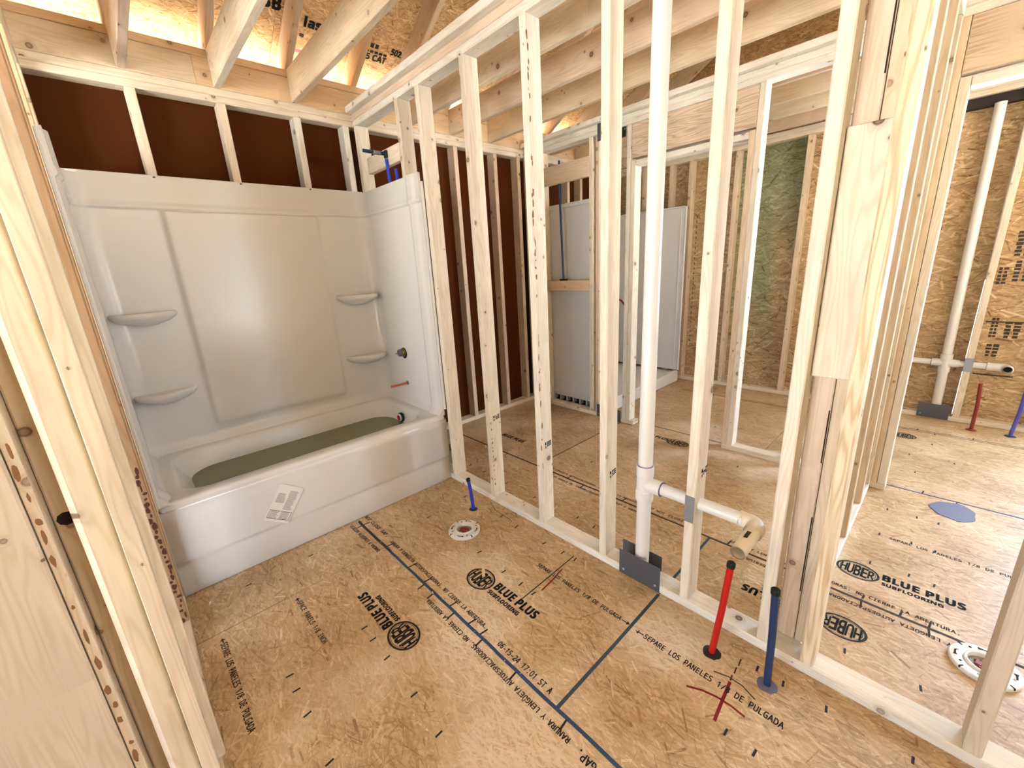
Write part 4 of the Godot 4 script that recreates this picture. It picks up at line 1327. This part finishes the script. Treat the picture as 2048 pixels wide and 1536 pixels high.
	tube(v, "valve_stem", [Vector3(-0.06, 0.862, -0.432), Vector3(-0.085, 0.862, -0.432)], 0.004, "zinc", 10)
	var cp := thing("spout_stub", "slim copper spout stub sticking out above the rim of the bathtub", "pipe", Vector3(-0.016, 0.632, -0.43))
	tube(cp, "stub_tube", [Vector3(-0.0185, 0.632, -0.430), Vector3(-0.150, 0.632, -0.430)], 0.0085, "copper", 14)
	lathe(cp, "stub_hole", Vector3(-0.0175, 0.632, -0.430), Vector3(-1, 0, 0), [[0.014, 0.0], [0.014, 0.001], [0.0, 0.0012]], "black", 16)

func toilet_flange(at: Vector3, label: String, turn: float) -> void:
	var o := thing("toilet_flange", label, "flange", at)
	lathe(o, "flange_ring", at, Vector3.UP, [[0.086, 0.0], [0.0875, 0.004], [0.0875, 0.013], [0.085, 0.016], [0.072, 0.0165], [0.055, 0.0150], [0.051, 0.014], [0.0505, 0.021], [0.047, 0.0225], [0.043, 0.021], [0.041, 0.010], [0.040, -0.004]], "pvc", 56)
	lathe(o, "test_plug", at, Vector3.UP, [[0.0405, 0.006], [0.0, 0.005]], "pvc_in", 28)
	var rag := begin()
	for k in 7:
		var a := k * 0.9
		add_box(rag, Vector3(cos(a) * 0.014, 0.008 + 0.002 * (k % 3), sin(a) * 0.014), Vector3(0.009, 0.003, 0.012), 0.002, Vector2.ONE, Vector2.ZERO, Basis(Vector3.UP, a))
	part(o, "debris", rag.commit(), M["rust"])
	# curved slots and screw holes
	for e in [[0.45, 0.85], [2.0, 2.4], [3.6, 4.0], [5.15, 5.55]]:
		var pts: Array = []
		for k in 8:
			var an: float = turn + lerpf(e[0], e[1], k / 7.0)
			pts.append(at + Vector3(cos(an) * 0.0715, 0.0163, sin(an) * 0.0715))
		var st := begin()
		var ws := [0.012, 0.010, 0.006, 0.005, 0.005, 0.005, 0.005, 0.005]
		for k in 8: pts[k] -= at
		add_ribbon(st, pts, ws)
		part(o, "bolt_slot", st.commit(), M["knot"])
	for k in 8:
		var an2 := turn + 0.12 + k * TAU / 8.0
		var hp := begin()
		add_tube(hp, [Vector3(cos(an2) * 0.068, 0.016, sin(an2) * 0.068), Vector3(cos(an2) * 0.068, 0.0168, sin(an2) * 0.068)], [0.0042, 0.0042], 10)
		part(o, "screw_hole", hp.commit(), M["pvc_in"] if k % 2 else M["knot"])
	for k in 4:
		var an3 := turn + 1.42 + k * PI * 0.5
		var nt := begin()
		var c := Vector3(cos(an3), 0, sin(an3))
		add_box(nt, c * 0.081 + Vector3(0, 0.0125, 0), Vector3(0.0028, 0.0045, 0.0075), 0.001, Vector2.ONE, Vector2.ZERO, Basis(Vector3.UP, -an3 + PI * 0.5))
		part(o, "edge_notch", nt.commit(), M["knot"])

# ------------------------------------------------------------------ shower stall beyond the second partition
func build_shower() -> void:
	var s := thing("shower_stall", "tall white shower stall with a low curb, beyond the second partition", "shower", Vector3(2.49, 0, -0.33))
	var o := s.position
	var wall := func(called: String, x0: float, x1: float, y0: float, y1: float, z0: float, z1: float, ch: float) -> void:
		part(s, called, box_mesh(Vector3(x1 - x0, y1 - y0, z1 - z0) * 0.5, ch, Vector2.ONE, Vector2.ZERO), M["shower"], Transform3D(Basis.IDENTITY, Vector3(x0 + x1, y0 + y1, z0 + z1) * 0.5 - o))
	wall.call("side_panel", 1.752, 1.770, 0.085, 1.925, -0.745, 0.085, 0.004)
	wall.call("side_panel", 3.195, 3.215, 0.135, 1.94, -0.745, 0.115, 0.012)
	wall.call("back_panel", 1.772, 3.195, 0.135, 1.94, -0.765, -0.745, 0.004)
	# rolled edges of the panels
	tube(s, "rolled_edge", [Vector3(3.193, 0.14, 0.110), Vector3(3.193, 1.915, 0.110), Vector3(3.193, 1.937, 0.09), Vector3(3.193, 1.937, -0.70)], 0.010, "shower", 12)
	wall.call("rolled_edge", 1.740, 1.756, 1.914, 1.950, -0.74, 0.08, 0.003)
	wall.call("rolled_edge", 1.744, 1.756, 0.110, 0.126, -0.73, 0.07, 0.003)
	tube(s, "moulded_rib", [Vector3(3.192, 0.2, 0.055), Vector3(3.192, 1.90, 0.055)], 0.006, "shower", 8)
	# moulded shelves on the back panel, just seen through the door opening
	for y in [0.62, 0.95, 1.28]:
		wall.call("ledge", 1.80, 1.99, y, y + 0.03, -0.742, -0.64, 0.012)
	# base pan and curb
	var b := begin()
	add_box(b, Vector3(2.50, 0.095, -0.325) - o, Vector3(0.735, 0.018, 0.41), 0.006)
	add_box(b, Vector3(2.53, 0.068, 0.085) - o, Vector3(0.665, 0.066, 0.034), 0.012)
	part(s, "base_pan", b.commit(), M["shower"])
	for k in 9:
		wall.call("base_rib", 1.77, 1.83, 0.022, 0.09, -0.668 + k * 0.085, -0.652 + k * 0.085, 0.002)
	part(s, "base_filler", box_mesh(Vector3(0.02, 0.034, 0.39), 0.003, Vector2.ONE, Vector2.ZERO), M["black"], Transform3D(Basis.IDENTITY, Vector3(1.86, 0.035, -0.33) - o))  # added black block, stands in for the shade under the base pan
	# riser on the blocking
	var r := thing("shower_riser", "blue shower riser running between two blocks in front of the shower stall panel", "pipe", Vector3(1.64, 1.27, -0.33))
	tube(r, "riser_pipe", [Vector3(1.690, 2.30, -0.375), Vector3(1.672, 2.10, -0.365), Vector3(1.662, 1.75, -0.343), Vector3(1.660, 1.28, -0.325)], 0.0095, "navy", 14)
	part(r, "drop_ear", box_mesh(Vector3(0.012, 0.008, 0.042), 0.003, Vector2.ONE, Vector2.ZERO), M["black"], Transform3D(Basis.IDENTITY, Vector3(1.662, 1.272, -0.325) - r.position))
	var l := thing("supply_loop", "thin rust red pipe bent in an arc in front of the shower stall", "pipe", Vector3(1.70, 0.9, 0.2))
	tube(l, "loop_pipe", [Vector3(1.70, 1.12, 0.10), Vector3(1.70, 1.115, 0.20), Vector3(1.70, 1.085, 0.28), Vector3(1.70, 1.02, 0.335), Vector3(1.70, 0.93, 0.36), Vector3(1.70, 0.80, 0.372), Vector3(1.70, 0.038, 0.374 - 0.004)], 0.0085, "rust", 12)
	for e in [[Vector3(1.648, 0.062, 0.105), 0.060, 0.042, "dark steel guard plate low on the second partition beside the shower stall"], [Vector3(1.648, 0.055, 0.285), 0.055, 0.040, "dark steel guard plate low on the second partition next to the doubled jamb"]]:
		var p := thing("steel_plate", e[3], "plate", e[0])
		part(p, "plate_sheet", box_mesh(Vector3(0.0015, e[1], e[2]), 0.0008, Vector2.ONE, Vector2.ZERO), M["steel"])
		lathe(p, "screw", e[0] + Vector3(-0.0015, -0.03, -0.02), Vector3(-1, 0, 0), [[0.005, 0.0], [0.004, 0.002], [0.0, 0.0025]], "screw", 10)
	for e in [[Vector3(1.648, 2.42, 0.105), 0.075, 0.040, "steel", "grey steel tie plate on the doubled top plate of the second partition"], [Vector3(1.648, 2.355, 0.305), 0.035, 0.022, "black", "small black tie strap hanging under the top plate of the second partition"]]:
		var p := thing("tie_plate", e[4], "plate", e[0])
		part(p, "plate_sheet", box_mesh(Vector3(0.0015, e[1], e[2]), 0.0008, Vector2.ONE, Vector2.ZERO), M[e[3]])
		lathe(p, "screw", e[0] + Vector3(-0.0015, 0.02, 0.01), Vector3(-1, 0, 0), [[0.005, 0.0], [0.004, 0.002], [0.0, 0.0025]], "screw", 10)

# ------------------------------------------------------------------ drain and supplies on the far wall, right edge of the picture
func build_vanity_pipes() -> void:
	var x := 3.352
	var z := 2.262
	var d := thing("vent_pipe", "white plastic vent pipe with a cross tee on the far strand board wall", "pipe", Vector3(x, 0, z))
	tube(d, "stack_pipe", [Vector3(x, 0.02, z + 0.012), Vector3(x, 2.335, z - 0.02)], 0.0302, "pvc", 24)
	lathe(d, "cross_tee", Vector3(x, 0.395, z + 0.006), Vector3.UP, [[0.0302, 0.0], [0.037, 0.002], [0.037, 0.042], [0.034, 0.047], [0.034, 0.105], [0.037, 0.11], [0.037, 0.150], [0.0302, 0.152]], "pvc", 28)
	var y := 0.473
	tube(d, "tee_socket", [Vector3(x, y, z - 0.075), Vector3(x, y, z + 0.085)], 0.0305, "pvc", 24)
	tube(d, "arm_pipe", [Vector3(x, y, z - 0.30), Vector3(x, y, z + 0.28)], 0.0235, "pvc", 24)
	for k in [-0.078, 0.228]:
		lathe(d, "glue_ring", Vector3(x, y, z + k), Vector3(0, 0, 1), [[0.0235, 0.0], [0.0305, 0.0], [0.0305, 0.004], [0.0235, 0.004]], "steel", 24)
	var ez := z + 0.335
	var el: Array = [Vector3(x, y, ez - 0.105), Vector3(x, y, ez - 0.036)]
	el += arc(Vector3(x - 0.036, y, ez - 0.036), Vector3(0, 0, 1), Vector3(-1, 0, 0), 0.036)
	el.append(Vector3(x - 0.075, y, ez))
	hollow(d, "elbow", el, 0.0305, 0.0235, "pvc")
	tube(d, "elbow_bore", [Vector3(x - 0.030, y, ez), Vector3(x - 0.040, y, ez)], 0.0232, "knot", 20)
	var p := thing("steel_plate", "dark steel guard plate at the foot of the vent pipe on the far wall", "plate", Vector3(3.3185, 0.064, 2.262))
	part(p, "plate_sheet", box_mesh(Vector3(0.0012, 0.060, 0.095), 0.0008, Vector2.ONE, Vector2.ZERO), M["steel"])
	lathe(p, "screw", Vector3(3.317, 0.03, 2.19), Vector3(-1, 0, 0), [[0.005, 0.0], [0.004, 0.002], [0.0, 0.0025]], "screw", 10)
	var q := thing("stud_plate", "grey nail plate on the far wall stud in front of the vent pipe arm", "plate", Vector3(3.3185, 0.475, 2.396))
	part(q, "plate_sheet", box_mesh(Vector3(0.0012, 0.055, 0.024), 0.0006, Vector2.ONE, Vector2.ZERO), M["zinc"])
	lathe(q, "screw", Vector3(3.317, 0.50, 2.396), Vector3(-1, 0, 0), [[0.005, 0.0], [0.004, 0.002], [0.0, 0.0025]], "zinc", 10)
	for e in [["rust_supply_pipe", "rust red supply pipe standing on the floor under the vent pipe elbow", Vector3(3.164, 0, 2.49), Vector3(3.164, 0.372, 2.478), "rust"], ["violet_supply_pipe", "violet blue supply pipe standing on the floor at the right, beyond the red one", Vector3(3.161, 0, 2.687), Vector3(3.15, 0.40, 2.70), "violet"]]:
		var s := thing(e[0], e[1], "pipe", e[2])
		tube(s, "pipe_tube", [e[2], (e[2] + e[3]) * 0.5 + Vector3(0, 0, 0.006), e[3]], 0.0115, e[4], 16)
		lathe(s, "sealant_ring", e[2], Vector3.UP, [[0.032, 0.0], [0.028, 0.004], [0.012, 0.008]], "rust" if e[4] == "rust" else "navy", 18)

# ------------------------------------------------------------------ small things on the floor
func build_small() -> void:
	var p := thing("floor_patch", "flat slate grey patch lying on the bright floor beyond the post", "patch", Vector3(1.615, 0, 2.43))
	var st := begin()
	var n := 28
	for k in n:
		var ring: Array = []
		for e in [k, k + 1]:
			var an: float = TAU * e / n
			var rr := 1.0 + 0.06 * sin(an * 3.0) + 0.04 * sin(an * 7.0)
			ring.append(Vector3(cos(an) * 0.105 * rr, 0.003, sin(an) * 0.088 * rr))
		tri(st, ring[0], ring[1], Vector3(0, 0.004, 0), Vector3.UP)
		var lo0: Vector3 = ring[0]; lo0.y = 0.0
		var lo1: Vector3 = ring[1]; lo1.y = 0.0
		quad_n(st, [ring[0], ring[1], lo1, lo0], [ring[0].normalized(), ring[1].normalized(), ring[1].normalized(), ring[0].normalized()])
	part(p, "patch_sheet", st.commit(), M["slate"])
	for e in [[Vector3(-0.452, 0, 0.905), 0.9, 0.05, "pale wood splinter lying on the round stamp near the drain stack"], [Vector3(0.33, 0, 1.40), 0.3, 0.020, "small pale wood offcut behind the drain stack on the far side of the partition"], [Vector3(-0.695, 0, 0.835), 1.2, 0.014, "tiny pale chip lying on the blue floor line"], [Vector3(0.50, 0, -0.22), 1.0, 0.05, "pale wood scrap on the floor behind the first studs of the partition"]]:
		var c := thing("wood_splinter", e[3], "wood chip", e[0])
		var b := Basis(Vector3.UP, e[1])
		var m := begin()
		add_box(m, Vector3(0, 0.0025, 0), Vector3(e[2] * 0.5, 0.0022, e[2] * 0.14), 0.001, Vector2(2.4, 0.4), Vector2.ZERO, b)
		part(c, "splinter_body", m.commit(), M["chip"])
	# sawdust and small chips
	var mm := MultiMesh.new()
	mm.transform_format = MultiMesh.TRANSFORM_3D
	mm.mesh = box_mesh(Vector3(0.0022, 0.0004, 0.0008), 0.0002, Vector2.ONE, Vector2.ZERO)
	mm.instance_count = 600
	for k in 600:
		var x := rng.randf_range(-1.5, 1.6)
		var z := rng.randf_range(0.02, 2.9)
		if rng.randf() < 0.35: x = rng.randfn(-0.08, 0.10)
		if rng.randf() < 0.2: x = rng.randfn(-0.69, 0.05)
		var y := 0.0006
		if x > -0.004 and x < 0.093: y = 0.0386
		var b2 := Basis(Vector3.UP, rng.randf() * TAU).scaled(Vector3.ONE * rng.randf_range(0.5, 1.7))
		mm.set_instance_transform(k, Transform3D(b2, Vector3(x, y, z)))
	var sd := MultiMeshInstance3D.new()
	sd.name = "sawdust"
	sd.multimesh = mm
	sd.material_override = M["chip"]
	add_child(sd)
	tag(sd, "pale sawdust and crumbs of wood scattered over the strand board floor", "sawdust", "", "stuff")
